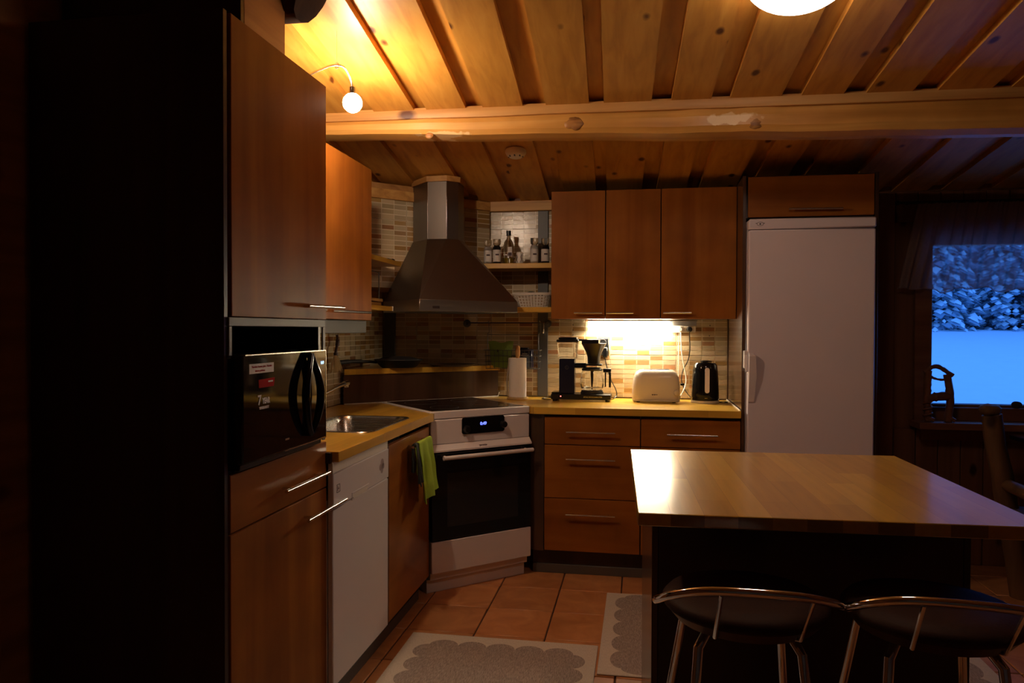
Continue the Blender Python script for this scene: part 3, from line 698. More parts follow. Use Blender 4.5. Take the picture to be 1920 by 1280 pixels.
# ------------------------------------------------------------------ dishwasher, sink cabinet
LX = -.51
t = thing('dishwasher', 'white built-in dishwasher under the worktop at the left', 'dishwasher', loc=(-.8, -1.30, .095))
obx('body', M['white'], -1.08, LX-.022, -1.586, -1.030, .095, .735, .003, t)
obx('door', M['white'], LX-.020, LX, -1.586, -1.028, .095, .704, .003, t)
b = B(); box(b, LX-.020, LX+.002, -1.586, -1.028, .707, .826, .003); cp = obj('control_panel', b, M['white'], t)
obx('steam_strip', M['whitep'], LX-.018, LX-.001, -1.586, -1.03, .8265, .865, .001, t, label='thin strip just under the worktop')
b = B(); box(b, LX+.0005, LX+.004, -1.425, -1.255, .722, .728, .001); box(b, LX+.0005, LX+.004, -1.425, -1.421, .700, .7215, .001); box(b, LX+.0005, LX+.0035, -1.421, -1.255, .7005, .704, .0005)
obj('handle_recess', b, M['white'], cp)
b = B(); box(b, LX+.0015, LX+.0022, -1.41, -1.27, .7045, .7215); obj('recess_plate', b, M['whitep'], cp)  # flat white plastic plate inside the recess outline
b = B()
for a in ((-1.560, -1.532, .782, .784), (-1.560, -1.532, .756, .758), (-1.560, -1.558, .758, .782), (-1.534, -1.532, .758, .782), (-1.552, -1.549, .762, .779), (-1.549, -1.540, .768, .771)): box(b, LX+.002, LX+.0026, a[0], a[1], a[2], a[3])
obj('emblem', b, M['black'], cp)
b = B()
for cy, cz, r in ((-1.105, .780, .017), (-1.125, .765, .013), (-1.092, .765, .012), (-1.108, .752, .014)): lathe(b, [(0, 0), (r, 0), (r, .0006), (0, .0006)], 16, T=face_mat((LX+.0016, cy, cz), FX))
obj('flower_mark', b, plain('faded_print', (.42, .30, .30), .5), cp)
obx('plinth', M['carcass'], -1.0, -.575, -1.588, -.475, 0, .094, 0, t)

t = thing('sink_cabinet', 'narrow glossy cherry base cabinet between dishwasher and stove', 'cabinet', loc=(-.8, -.75, .10))
obx('carcass', M['carcass'], -1.08, LX-.0215, -1.024, -.475, .10, .74, 0, t)
obx('edge_strip', M['carcass'], LX-.0215, LX-.001, -1.0265, -1.020, .10, .838, 0, t)
d = obx('door', M['doory'], LX-.020, LX, -1.018, -.425, .10, .836, .002, t)
handle(d, (LX, -.80, .795), (LX, -.52, .797), (1, 0, 0), .036)
# towel over that handle
def drape(name, mat, y0, y1, ztop, zf, zb_, xc, seed, label, th=.004, gap=.011):
    bm = B(); ny, prof = 22, []
    for k in range(9): prof.append((-1, zb_+(ztop-zb_)*k/8))
    for k in range(1, 6): a = PI-PI*k/6; prof.append((math.cos(a), ztop+gap*math.sin(a)))
    for k in range(13): prof.append((1, ztop-(ztop-zf)*k/12))
    G = []
    for i in range(ny+1):
        u = i/ny; row = []
        for j, (s, z) in enumerate(prof):
            dd = max(0, ztop-z)
            x = xc+s*(gap+dd*.10*(s > 0))+ (dd*.06*math.sin(u*11+seed)+.010*mnoise.noise(Vector((u*5, z*9, seed))))*min(1, dd*14)
            x = max(x, LX+.008) if s < 0 else x
            yy = y0+(y1-y0)*u+ (dd*.10*(u-.3) if s > 0 else 0)+.006*mnoise.noise(Vector((z*12, u*3, seed)))
            zz = z-(.030*(1-u)*min(1, dd*5) if s > 0 else 0)+.006*mnoise.noise(Vector((u*6, s, seed)))*(dd > .05)
            row.append(bm.verts.new((x, yy, zz)))
        G.append(row)
    for i in range(ny):
        for j in range(len(prof)-1): bm.faces.new((G[i][j], G[i+1][j], G[i+1][j+1], G[i][j+1]))
    bmesh.ops.recalc_face_normals(bm, faces=bm.faces)
    bmesh.ops.solidify(bm, geom=bm.faces[:], thickness=th)
    return obj(name, bm, mat, smooth=70, label=label, cat='towel')
drape('towel', M['green'], -.735, -.540, .799, .562, .66, LX+.037, 2, 'lime green terry towel hanging over the handle beside the stove')
drape('cloth', M['towelshade'], -.79, -.755, .799, .645, .68, LX+.037, 7, 'thin dark sheet standing in for the shaded side of the green towel', th=.003)  # dark drape added as the shaded side of the towel

# ------------------------------------------------------------------ worktops, sink, faucet
WZ0, WZ1 = .866, .902
t = thing('worktop', 'yellow butcher block worktop with the sink at the left', 'worktop', loc=(-.8, -.9, WZ0))
ST = .7413; so = Vector((-.5119, -.4052, 0)); SE = Vector((math.cos(ST), math.sin(ST), 0)); SI = Vector((-math.sin(ST), math.cos(ST), 0))
def SP(a, c): q = so+SE*a+SI*c; return (q.x, q.y)
b = B()
y0 = -1.583; sx0, sx1, sy0, sy1 = -.895, -.555, -1.13, -.600
box(b, -1.108, -.49, y0, sy0, WZ0, WZ1, .002); box(b, -1.108, sx0, sy0, sy1, WZ0, WZ1); box(b, sx1, -.49, sy0, sy1, WZ0, WZ1)
p1 = SP(-.004, .0); p2 = SP(-.004, .615)
prism(b, [(-1.108, sy1), (-.49, sy1), (-.485, p1[1]-.012), (p1[0], p1[1]), (p2[0], p2[1]), (-1.09, -.105), (-1.108, -.105)], WZ0, WZ1)
obj('slab', b, M['top_y'], t)
obx('end_block', M['carcass'], -.533, -.514, -1.598, -1.584, .862, .899, .001, t)
b = B()
def rl(x0, x1, y0, y1, r, z): return [(x, y, z) for x, y in rrect(x0, x1, y0, y1, r)]
loft(b, [rl(sx0-.012, sx1+.012, sy0-.012, sy1+.012, .06, WZ1+.0008), rl(sx0-.010, sx1+.010, sy0-.010, sy1+.010, .06, WZ1+.0035), rl(sx0+.006, sx1-.006, sy0+.006, sy1-.006, .055, WZ1+.0025), rl(sx0+.014, sx1-.014, sy0+.014, sy1-.014, .06, WZ1-.012), rl(sx0+.03, sx1-.03, sy0+.03, sy1-.03, .07, WZ1-.145), rl(sx0+.06, sx1-.06, sy0+.06, sy1-.06, .06, WZ1-.155)], False, True)
si = obj('sink', b, M['sink'], label='brushed stainless steel sink let into the left worktop', cat='sink')
b = B(); lathe(b, [(.0, 0), (.03, 0), (.034, .002), (.034, .003), (0, .003)], 20, (-.72, -.86, WZ1-.1545)); obj('drain', b, M['chrome'], si)
t = thing('faucet', 'chrome kitchen faucet with a long upward spout behind the sink', 'faucet', loc=(-1.02, -.86, WZ1))
b = B(); lathe(b, [(.026, 0), (.026, .006), (.021, .012), (.019, .075), (.017, .085), (0, .088)], 20, (-1.02, -.86, WZ1+.0003)); obj('body', b, M['chrome'], t)
b = B(); tube(b, spline([(-1.02, -.86, WZ1+.062), (-1.005, -.77, .985), (-.98, -.60, 1.005), (-.962, -.46, 1.032), (-.953, -.40, 1.040)]), .0095, 12); obj('spout', b, M['chrome'], t)
b = B(); tube(b, [(-.955, -.415, 1.040), (-.951, -.375, 1.043)], .0135, 14); tube(b, [(-.952, -.388, 1.040), (-.952, -.386, 1.022)], .011, 14); obj('spout_end', b, M['chrome'], t)
b = B(); tube(b, [(-1.02, -.86, WZ1+.08), (-1.0, -.90, WZ1+.14)], .006, 10); obj('lever', b, M['chrome'], t)
b = B(); lathe(b, [(.0, 0), (.024, 0), (.024, .085), (.012, .1), (.010, .12), (0, .12)], 18, (-1.04, -.55, WZ1+.0003)); tube(b, [(-1.04, -.55, 1.02), (-1.04, -.55, 1.045), (-1.015, -.55, 1.045)], .003, 8)
obj('soap_bottle', b, M['glass'], label='small clear soap bottle behind the sink', cat='bottle')

t = thing('worktop', 'butcher block worktop under the coffee maker and toaster', 'worktop', loc=(.3, .3, WZ0))
q1 = SP(.596, 0); q2 = SP(.596, .615)
b = B(); prism(b, [(q1[0], q1[1]), (-.062, -.012), (-.035, -.020), (1.018, -.020), (1.018, .594), (-.375, .594), (-.379, .545), (q2[0], q2[1])], WZ0, WZ1); obj('slab', b, M['top_x'], t)
obx('upstand', M['whitep'], 1.011, 1.0175, -.012, .585, WZ1+.0002, WZ1+.006, .001, t, label='pale sealant strip along the right end')

# raised corner shelf behind the hob
t = thing('hob_splash_shelf', 'dark panel with a wooden corner shelf behind the stove', 'shelf', loc=(-.75, .25, .9025))
def off(p, d): return (p[0]+math.sin(ST)*d, p[1]-math.cos(ST)*d)
pl, pr = (-1.092, -.096), (-.362, .572)
b = B(); prism(b, [pl, off(pl, .012), off(pr, .012), pr], .9028, 1.0645); obj('panel', b, M['panel'], t)
b = B(); prism(b, [off(pl, .020), off(pr, .020), (-.345, .585), (-1.092, .585)], 1.065, 1.095); obj('board', b, M['top_x'], t)
b = B(); c1, c2 = off(pl, .018), off(pr, .018); tube(b, [(c1[0], c1[1], .905), (c2[0], c2[1], .905)], .003, 6); tube(b, [(c2[0]-.004, c2[1]-.002, .906), (c2[0]+.004, c2[1]+.002, .93)], .003, 6); obj('sealant', b, M['whitep'], t)

# frying pan, tray, brush
t = thing('frying_pan', 'black frying pan with a long handle on the corner shelf', 'pan', loc=(-.86, .16, 1.0955))
b = B(); lathe(b, [(0, 0), (.092, 0), (.104, .006), (.134, .040), (.140, .044), (.139, .047), (.130, .044), (.100, .010), (0, .007)], 30, (-.86, .16, 1.0958)); obj('pan_body', b, M['blackmat'], t)
b = B(); sphere(b, (-.86, .16, 1.137), .12, 20, 1, 1, .20); obj('lid', b, M['blackmat'], t)
b = B(); tube(b, spline([(-.965, .085, 1.128), (-1.02, -.02, 1.136), (-1.06, -.10, 1.137), (-1.085, -.175, 1.134)]), [.008]*8+[.011]*8+[.013]*9, 10); obj('handle', b, M['blackmat'], t)
b = B(); lathe(b, [(0, 0), (.115, 0), (.14, .012), (.1425, .012), (.117, -.0005+.0003), (0, .0012)], 28, (-.60, .39, 1.0965)); obj('plate', b, M['steel'], label='flat thin metal plate lying on the corner shelf behind the hob', cat='plate')
t = thing('dish_brush', 'dish brush with dark handle hanging on the tiles over the sink', 'brush', loc=(-1.085, -.26, 1.1))
def LY(px, z):  # helper: a y on the left wall for a pixel column, folded to numbers
    return px
b = B(); tube(b, spline([(-1.07, -.228, 1.285), (-1.072, -.215, 1.25), (-1.07, -.232, 1.22), (-1.07, -.245, 1.195), (-1.068, -.25, 1.175)]), [.007]*6+[.011]*8+[.008]*12+[.012]*7, 10); obj('handle', b, M['darkwood'], t)
b = B(); rr = random.Random(2)
for k in range(90):
    a = rr.uniform(-1, 1); c = rr.uniform(-1, 1); tube(b, [(-1.068+.006*c, -.25+.010*a, 1.178), (-1.066+.014*c, -.258+.032*a, 1.14), (-1.062+.018*c, -.262+.052*a, 1.085+.02*rr.random())], .0011, 3)
obj('bristles', b, M['brush'], t, kind='stuff')
b = B(); tube(b, [(-1.115, -.228, 1.287), (-1.066, -.228, 1.287), (-1.064, -.228, 1.293)], .0025, 6); obj('hook', b, M['chrome'], t)

# ------------------------------------------------------------------ stove (built along its own front)
t = thing('stove', 'white freestanding stove set diagonally in the corner, black hob and oven door', 'stove', loc=tuple(so), rz=ST)
def sx(name, mat, *a, bev=.002, par=None, **k): return obx(name, mat if not isinstance(mat, str) else M[mat], *a, bev, par or t, local=True, **k)
SW = .592
sx('body', 'white', .002, SW-.002, .022, .598, .09, .8685)
b = B(); box(b, 0, SW, -.004, .604, .869, .9062, .003); obj('hob_frame', b, M['white'], t, local=True)
sx('glass_hob', 'blackgloss', .022, SW-.022, .022, .580, .9064, .9090, bev=.001)
b = B()
for cx, cy, r in ((.16, .15, .075), (.43, .15, .09), (.16, .43, .09), (.43, .43, .075)):
    tube(b, [(cx+r*math.cos(2*PI*k/32), cy+r*math.sin(2*PI*k/32), .9091) for k in range(32)], .0008, 4, True)
obj('cooking_zone_ring', b, plain('ring_print', (.05, .05, .05), .3), t, local=True)
b = B(); box(b, .003, SW-.003, -.006, .021, .742, .866, .004); cp = obj('control_panel', b, M['white'], t, local=True)
b = B(); prism(b, [(-.006, .742), (-.030, .716), (-.030, .708), (.0205, .708), (.0205, .742)], .003, SW-.003, Matrix(((0, 0, 1, 0), (1, 0, 0, 0), (0, 1, 0, 0), (0, 0, 0, 1)))); obj('panel_lip', b, M['white'], cp, local=True)
b = B(); prism(b, rrect(.176, .428, .785, .868, .012), 0, .006, Matrix(((1, 0, 0, 0), (0, 0, -1, -.0062), (0, 1, 0, 0), (0, 0, 0, 1)))); dp = obj('display', b, M['blackgloss'], cp, local=True)
NF = (0, -1, 0)
text('0:49', .022, face_mat((.300, -.0126, .833), NF), M['ledblue'], dp, 'clock_digits', bold=.0006)
for cx in (.20, .418):
    b = B(); lathe(b, [(.019, 0), (.019, .010), (.015, .022), (0, .023)], 24, T=face_mat((cx, -.0123, .822 if cx > .3 else .81), NF))
    obj('knob', b, M['black'], cp, local=True)
text('gorenje', .015, face_mat((.293, -.0224, .7255), (0, -1, .95)), M['labeldk'], cp, 'brand_lettering', bold=.0003)
od = sx('oven_door', 'blackgloss', .002, SW-.002, -.022, .0205, .268, .704, bev=.003)
sx('oven_window', plain('oven_glass', (.014, .012, .011), .08), .085, SW-.085, -.0235, -.0222, .33, .60, par=od, bev=0)
b = B(); tube(b, [(.045, -.062, .682), (.575, -.062, .682)], .0105, 12)
for x in (.07, .55): tube(b, [(x, -.0225, .682), (x, -.060, .682)], .007, 8)
obj('oven_handle', b, M['white'], od, local=True)
dr = sx('storage_drawer', 'white', .001, SW-.001, -.022, .0205, .105, .262, bev=.003)
sx('drawer_base', 'white', .006, SW-.006, .006, .05, .066, .1045)
sx('base_plinth', 'white', -.004, SW-.014, .024, .10, .0, .066, bev=.001)

# ------------------------------------------------------------------ cooker hood
t = thing('cooker_hood', 'brushed steel pyramid cooker hood in the tiled corner', 'cooker hood', loc=(-.605, -.274, 1.408), rz=ST)
HW, HD = .60, .468
b = B(); box(b, 0, HW, 0, HD, 0, .062, .002); obj('rim', b, M['steel'], t, local=True)
cx = .30; ya, yf = .275, .205
octo = lambda f, z: [(cx-f*.115, HD, z), (cx-f*.115, yf+.078, z), (cx-f*.037, yf, z), (cx+f*.037, yf, z), (cx+f*.115, yf+.078, z), (cx+f*.115, HD, z)]
bot = [(0.002, HD, .0625), (.002, .003, .0625), (.0021, .0025, .0625), (HW-.0021, .0025, .0625), (HW-.002, .003, .0625), (HW-.002, HD, .0625)]
b = B(); loft(b, [bot, octo(1.02, .408)], True, True); obj('canopy', b, M['steelz'], t, local=True, smooth=12)
b = B(); loft(b, [octo(1, .4085), octo(1, .725)], True, True); obj('chimney', b, M['steelz'], t, local=True, smooth=12)
b = B(); tube(b, [(cx-.115, yf+.0775, .41), (cx-.115, yf+.0775, .72)], .0012, 6); tube(b, [(cx-.037, yf-.0005, .41), (cx-.037, yf-.0005, .72)], .0012, 6); obj('chimney_edge', b, M['handle'], t, local=True)
b = B(); box(b, .075, .115, -.0012, 0, .016, .029); s = obj('badge', b, M['handle'], t, local=True)
b = B(); box(b, .10, .50, .06, .40, -.003, 0); obj('grease_filter', b, M['grey'], t, local=True)
b = B()
pts = [(cx-.125, HD), (cx-.125, yf+.072), (cx-.042, yf-.012), (cx+.042, yf-.012), (cx+.125, yf+.072), (cx+.125, HD)]
prism(b, pts, .7255, .755); 
r = obj('chimney_collar', b, M['pinebox'], t, local=True, label='pale pine collar round the chimney top')

# ------------------------------------------------------------------ shelves right of the hood and what is on them
obx('shelf', M['top_x'], -.415, .008, .335, .583, 1.672, 1.702, .002, label='upper wooden shelf with spice bottles right of the hood', cat='shelf')
b = B(); prism(b, [(-.20, .335), (.008, .335), (.008, .583), (-.38, .583), (-.36, .50)], 1.418, 1.446); obj('shelf', b, M['top_x'], label='lower wooden shelf with the white basket right of the hood', cat='shelf')
SZ = 1.7022
def grinder(x, y, h, fill, lab, name='spice_grinder'):
    t = thing(name, lab, 'grinder', loc=(x, y, SZ), group=None)
    R = .024; b = B(); lathe(b, [(0, 0), (R, 0), (R, h*.66), (R*.72, h*.74), (R*.66, h*.76)], 20, (x, y, SZ)); obj('jar', b, M['glass'], t)
    b = B(); lathe(b, [(0, .002), (R*.9, .002), (R*.9, h*.60), (R*.62, h*.72), (0, h*.72)], 18, (x, y, SZ)); obj('contents', b, M[fill], t)
    b = B(); lathe(b, [(R*.68, h*.765), (R*.92, h*.80), (R*1.02, h*.90), (R*.98, h*.99), (R*.4, h), (0, h)], 20, (x, y, SZ)); obj('cap', b, M['glass'], t)
    b = B(); lathe(b, [(R+.0006, h*.12), (R+.0006, h*.58)], 24, (x, y, SZ))
    for f in list(b.faces):
        if len(f.verts) > 4: b.faces.remove(f)
    obj('label', b, M['label'], t)
    b = B(); box(b, x-.004, x+.016, y-R-.0016, y-R+.006, SZ+h*.36, SZ+h*.42); obj('label_print', b, M['labeldk'], t)
grinder(-.398, .455, .150, 'salt', 'salt grinder with white label, leftmost on the spice shelf')
grinder(-.342, .450, .155, 'pepper', 'pepper grinder standing between the salt grinder and the oil bottle')
grinder(-.118, .470, .160, 'salt', 'salt grinder right of the small shaker, before the grey strip')
grinder(-.050, .455, .155, 'pepper', 'pepper grinder at the right end of the spice shelf by the cabinet')
x, y = -.272, .46
t = thing('oil_bottle', 'clear oil bottle with black cap on the spice shelf', 'bottle', loc=(x, y, SZ))
b = B(); lathe(b, [(0, 0), (.029, 0), (.031, .004), (.031, .115), (.026, .135), (.012, .158), (.011, .180)], 22, (x, y, SZ)); obj('bottle', b, M['glass'], t)
b = B(); lathe(b, [(0, .002), (.028, .002), (.028, .040), (0, .040)], 20, (x, y, SZ)); obj('oil', b, M['oil'], t)
b = B(); lathe(b, [(0, .176), (.0145, .176), (.0145, .205), (0, .205)], 18, (x, y, SZ)); obj('cap', b, M['black'], t)
b = B(); box(b, x, x+.026, y-.0325, y-.024, SZ+.05, SZ+.105); l = obj('label', b, M['label'], t)
b = B(); box(b, x+.002, x+.024, y-.0332, y-.0326, SZ+.052, SZ+.072); obj('label_print', b, M['labeldk'], l)
for x, y, h, lab in ((-.205, .455, .075, 'small white shaker with dark marks in the middle of the spice shelf'), (-.228, .52, .05, 'tiny clear salt shaker behind the oil bottle and white shaker')):
    t = thing('salt_shaker', lab, 'shaker', loc=(x, y, SZ))
    b = B(); lathe(b, [(0, 0), (.020, 0), (.022, .01), (.018, h*.55), (.021, h*.85), (.016, h), (0, h)], 20, (x, y, SZ)); obj('pot', b, M['whitep'] if h > .06 else M['glass'], t)
    if h > .06:
        b = B(); 
        for s in (-1, 1): tube(b, spline([(x+s*.006, y-.0215, SZ+.012), (x+s*.014, y-.018, SZ+.03), (x+s*.010, y-.0165, SZ+.045), (x+s*.016, y-.0155, SZ+.06)]), .0015, 5)
        obj('painted_marks', b, M['labeldk'], t)
# white wicker basket with avocados
t = thing('wicker_basket', 'white woven basket on the lower shelf beside the hood', 'basket', loc=(-.12, .45, 1.4465))
b = B(); bx0, bx1, by0, by1, bz = -.225, -.012, .365, .555, 1.4468
def rect_loop(e, z, n=8): return [(x, y, z) for x, y in rrect(bx0-e, bx1+e, by0-e, by1+e, .03+max(e, 0), n)]
for k in range(9): z = bz+.004+k*.0085; L = rect_loop(-.012+.0022*k, z); tube(b, [(x, y, zz+(.0015 if (i+k) % 2 else -.0015)) for i, (x, y, zz) in enumerate(L)], .0030, 6, True)
obj('weave', b, M['wicker'], t)
b = B()
for i in range(40):
    f = i/40; pr_ = []
    for e, z in ((-.0125, bz), (.008, bz+.078)):
        per = [(bx0-e+.03, by0-e), (bx1+e-.03, by0-e), (bx1+e, by0-e+.03), (bx1+e, by1+e-.03), (bx1+e-.03, by1+e), (bx0-e+.03, by1+e), (bx0-e, by1+e-.03), (bx0-e, by0-e+.03)]
        L = [math.dist(per[q], per[(q+1) % 8]) for q in range(8)]; s = f*sum(L); q = 0
        while s > L[q]: s -= L[q]; q += 1
        a, c = per[q], per[(q+1) % 8]; pr_.append((a[0]+(c[0]-a[0])*s/L[q], a[1]+(c[1]-a[1])*s/L[q], z))
    tube(b, pr_, .0042, 5)
obj('stakes', b, M['wicker'], t, kind='stuff')
b = B(); tube(b, rect_loop(.009, bz+.080), .006, 8, True); tube(b, [(x, y, z+.001*((i % 2)*2-1)) for i, (x, y, z) in enumerate(rect_loop(.011, bz+.072))], .004, 6, True); obj('rim', b, M['wicker'], t)
b = B(); box(b, bx0+.012, bx1-.012, by0+.012, by1-.012, bz, bz+.003); obj('bottom', b, M['wicker'], t)
b = B(); loft(b, [[(x, y, bz+.006) for x, y in rrect(bx0+.018, bx1-.018, by0+.018, by1-.018, .03)], [(x, y, bz+.066) for x, y in rrect(bx0+.002, bx1-.002, by0+.002, by1-.002, .03)]]); obj('gap_shade_liner', b, M['gapshade'], t)  # brown liner added so the gaps in the weave look shaded
for k, (x, y, z, s, lab) in enumerate(((-.175, .425, 1.515, 1.0, 'dark avocado at the left end of the white basket'), (-.135, .46, 1.522, 1.1, 'greenest avocado in the white basket, second from the left'), (-.085, .43, 1.513, 1.15, 'dark avocado right of the middle of the basket'), (-.045, .47, 1.517, 1.0, 'dark avocado at the right end of the basket'))):
    b = B(); sphere(b, (x, y, z), .026, 16, 1.25*s, 1, .85, .003); obj('avocado', b, M['avocado'], label=lab, cat='fruit')

# rail with hooks, wire rack, packet, tin
t = thing('hanging_rail', 'thin dark rail with round end plates under the hood', 'rail', loc=(-.3, .58, 1.35))
b = B(); tube(b, [(-.555, .555, 1.356), (-.052, .555, 1.357)], .004, 8); obj('bar', b, M['darkwood'], t)
for x in (-.56, -.050):
    b = B(); lathe(b, [(0, 0), (.024, 0), (.024, .004), (.010, .008), (.008, .042), (0, .043)], 22, T=face_mat((x, .588 if x > -.1 else .602, 1.353), NF)); obj('end_plate', b, M['grey'], t)
b = B(); tube(b, spline([(-.067, .552, 1.357), (-.068, .548, 1.345), (-.069, .549, 1.31), (-.072, .545, 1.295), (-.078, .545, 1.300)]), .002, 6); obj('hook', b, M['handle'], t)
t = thing('wire_rack', 'dark wire rack hanging from the rail on the tiles', 'rack', loc=(-.27, .53, 1.08))
b = B(); R_ = .0019
rx0, rx1, ry0, ry1, rz0, rz1 = -.428, -.085, .485, .578, 1.078, 1.190
for z, e in ((rz1, .0), (rz1-.035, .003), (rz1-.07, .006), (rz0, .010)): tube(b, [(rx0+e, ry0+e, z), (rx1-e, ry0+e, z), (rx1-e, ry1, z), (rx0+e, ry1, z)], R_, 6, True)
k = 0
for i in range(13): x = rx0+.012+(rx1-rx0-.024)*i/12; tube(b, [(x, ry1, rz1), (x, ry1, rz0), (x, ry0+.01, rz0), (x, ry0, rz1)], R_*.8, 5)
for x in (rx0+.004, rx1-.02): tube(b, spline([(x, ry1, rz1), (x, ry1, 1.285), (x+.012, .566, 1.30), (x+.012, .550, 1.362), (x+.008, .545, 1.366)]), R_, 6)
tube(b, [(rx0+.004, ry1, 1.284), (rx1-.02, ry1, 1.284)], R_, 6)
obj('wires', b, M['handle'] if False else M['grey'], t)
t = thing('green_packet', 'crumpled pale green food packet standing in the wire rack', 'packet', loc=(-.33, .535, 1.08))
b = B(); G = []
for i in range(15):
    row = []
    for j in range(15):
        u, v = i/14, j/14; x = -.398+.135*u+.010*(v-.5)*(2*u-1)*2; z = 1.082+.158*v+.006*math.sin(u*9)*v
        bul = .020*math.sin(PI*u)*math.sin(PI*min(1, v*1.15)); row.append((x, z, bul+.003*mnoise.noise(Vector((u*6, v*6, 0)))))
    G.append(row)
F = [[b.verts.new((x, .532-d, z)) for x, z, d in row] for row in G]; K = [[b.verts.new((x, .534+d*.6, z)) for x, z, d in row] for row in G]
for i in range(14):
    for j in range(14): b.faces.new((F[i][j], F[i+1][j], F[i+1][j+1], F[i][j+1])); b.faces.new((K[i][j], K[i][j+1], K[i+1][j+1], K[i+1][j]))
for i in range(14):
    for j in (0, 14): b.faces.new((F[i][j], F[i+1][j], K[i+1][j], K[i][j])); b.faces.new((F[j][i], F[j][i+1], K[j][i+1], K[j][i]))
obj('pouch', b, M['bag'], t)
text('B', .020, face_mat((-.345, .5035, 1.185), NF), M['labeldk'], t, local=False, bold=.0006)
b = B()
for z, w_ in ((1.160, .05), (1.152, .042)): box(b, -.345-w_/2, -.345+w_/2, .5025, .5035, z, z+.0018)
obj('small_print', b, M['labeldk'], t)
t = thing('tin', 'dark rectangular tin with pale lettering in the wire rack', 'tin', loc=(-.18, .53, 1.08))
obx('can', M['navy'], -.222, -.135, .500, .565, 1.083, 1.196, .004, t); obx('lid', M['black'], -.215, -.160, .505, .56, 1.1965, 1.206, .002, t)
b = B()
for z, w_ in ((1.168, .032), (1.160, .045), (1.152, .03)): box(b, -.178-w_/2, -.178+w_/2, .4993, .4999, z, z+.0022)
obj('lettering', b, M['label'], t)

# paper towel stand
x, y = -.205, .40
t = thing('paper_towel_holder', 'roll of white paper towel on a turned wooden stand', 'paper towel', loc=(x, y, WZ1))
b = B(); lathe(b, [(0, 0), (.062, 0), (.064, .006), (.060, .016), (0, .016)], 28, (x, y, WZ1+.0003)); obj('base', b, M['boardwood'], t)
b = B(); lathe(b, [(.052, .0165), (.052, .245), (.018, .245), (.018, .2), (.0, .2)], 32, (x, y, WZ1)); obj('roll', b, M['paper'], t)
b = B(); lathe(b, [(.010, .2005), (.010, .25), (.014, .262), (.013, .272), (.015, .284), (.013, .294), (.0145, .305), (.009, .318), (0, .32)], 18, (x, y, WZ1)); obj('finial', b, M['pinebox'], t)
b = B(); G = [[b.verts.new((x-.052-.014*u-.006*math.sin(z*20), y-.008+.03*u, WZ1+.018+z)) for z in [.225*k/10 for k in range(11)]] for u in (0, .5, 1)]
for i in range(2):
    for j in range(10): b.faces.new((G[i][j], G[i+1][j], G[i+1][j+1], G[i][j+1]))
bmesh.ops.solidify(b, geom=b.faces[:], thickness=.001); obj('loose_sheet', b, M['paper'], t)

# ------------------------------------------------------------------ coffee maker
def CX(px): return .046+(px-1050)*.00319
def CZ(py): return 1.271-(py-632)*.00311
t = thing('coffee_maker', 'dark blue filter coffee maker with glass jug and clear water tank', 'coffee maker', loc=(.17, .40, WZ1))
b = B(); box(b, CX(1036), CX(1144), .325, .475, CZ(747), CZ(737), .004); base = obj('base', b, M['black'], t)
for x in (CX(1043), CX(1138)):
    for y in (.345, .455): b = B(); lathe(b, [(0, 0), (.013, 0), (.014, CZ(747)-WZ1-.0006), (0, CZ(747)-WZ1-.0006)], 12, (x, y, WZ1+.0003)); obj('foot', b, M['black'], t)
b = B(); box(b, CX(1036)+.002, CX(1052), .34, .46, CZ(737)+.0003, CZ(734), .003); obj('base_step', b, M['black'], t)
text('(KBG) MOCCAMASTER', .0105, face_mat((CX(1112), .3248, CZ(742)), NF), M['handle'], base, 'brand_lettering', local=False, bold=.0002)
b = B(); sphere(b, (CX(1054), .325, CZ(741)), .0035, 10); obj('power_light', b, M['ledred'], base)
b = B(); box(b, CX(1050), CX(1078), .355, .450, CZ(737)+.0006, CZ(672), .004); tw = obj('tower', b, M['navy'], t)
b = B(); tube(b, [(CX(1064)+.010*math.cos(a), .3545, CZ(688)+.010*math.sin(a)) for a in [2*PI*k/20 for k in range(20)]], .0007, 4, True); obj('embossed_mark', b, M['grey'], tw)
text('K', .009, face_mat((CX(1064), .3548, CZ(688)), NF), M['grey'], tw, 'embossed_mark', local=False)
b = B(); x0, x1 = CX(1046.5), CX(1084)
loft(b, [[(x, y, CZ(671.5)) for x, y in rrect(x0+.008, x1-.008, .348, .457, .012)], [(x, y, CZ(641)) for x, y in rrect(x0, x1, .340, .465, .014)]], True, True)
tk = obj('water_tank', b, M['glass'], t)
b = B()
for k in range(6): box(b, CX(1062), CX(1067), .3385, .3395, CZ(667-4*k), CZ(667-4*k)+.001)
obj('level_marks', b, M['black'], tk)
b = B(); box(b, x0-.003, x1+.003, .336, .469, CZ(641)+.0003, CZ(636), .003); box(b, x0+.008, x1-.006, .345, .460, CZ(636), CZ(632), .004); obj('tank_lid', b, M['black'], t)
b = B(); tube(b, [(x1-.004, .40, CZ(637)), (CX(1100), .40, CZ(637))], .006, 10); obj('outlet_arm', b, M['navy'], t)
fx = CX(1112)
b = B(); lathe(b, [(0, CZ(681)), (.036, CZ(681)), (.038, CZ(668)), (.046, CZ(660)), (.070, CZ(644.5)), (.073, CZ(643)), (.068, CZ(643)), (0, CZ(643))], 30, (fx, .40, 0)); obj('filter_basket', b, M['black'], t)
b = B(); prism(b, [(fx-.068, .36), (fx+.030, .35), (fx+.036, .40), (fx+.030, .45), (fx-.068, .44)], CZ(643)+.0005, CZ(636)); obj('basket_lid', b, M['black'], t)
b = B(); box(b, CX(1078)+.0005, CX(1098), .372, .430, CZ(689), CZ(680), .003); box(b, CX(1098), CX(1127), .365, .435, CZ(684.5), CZ(681.3), .002); obj('holder_arm', b, M['black'], t)
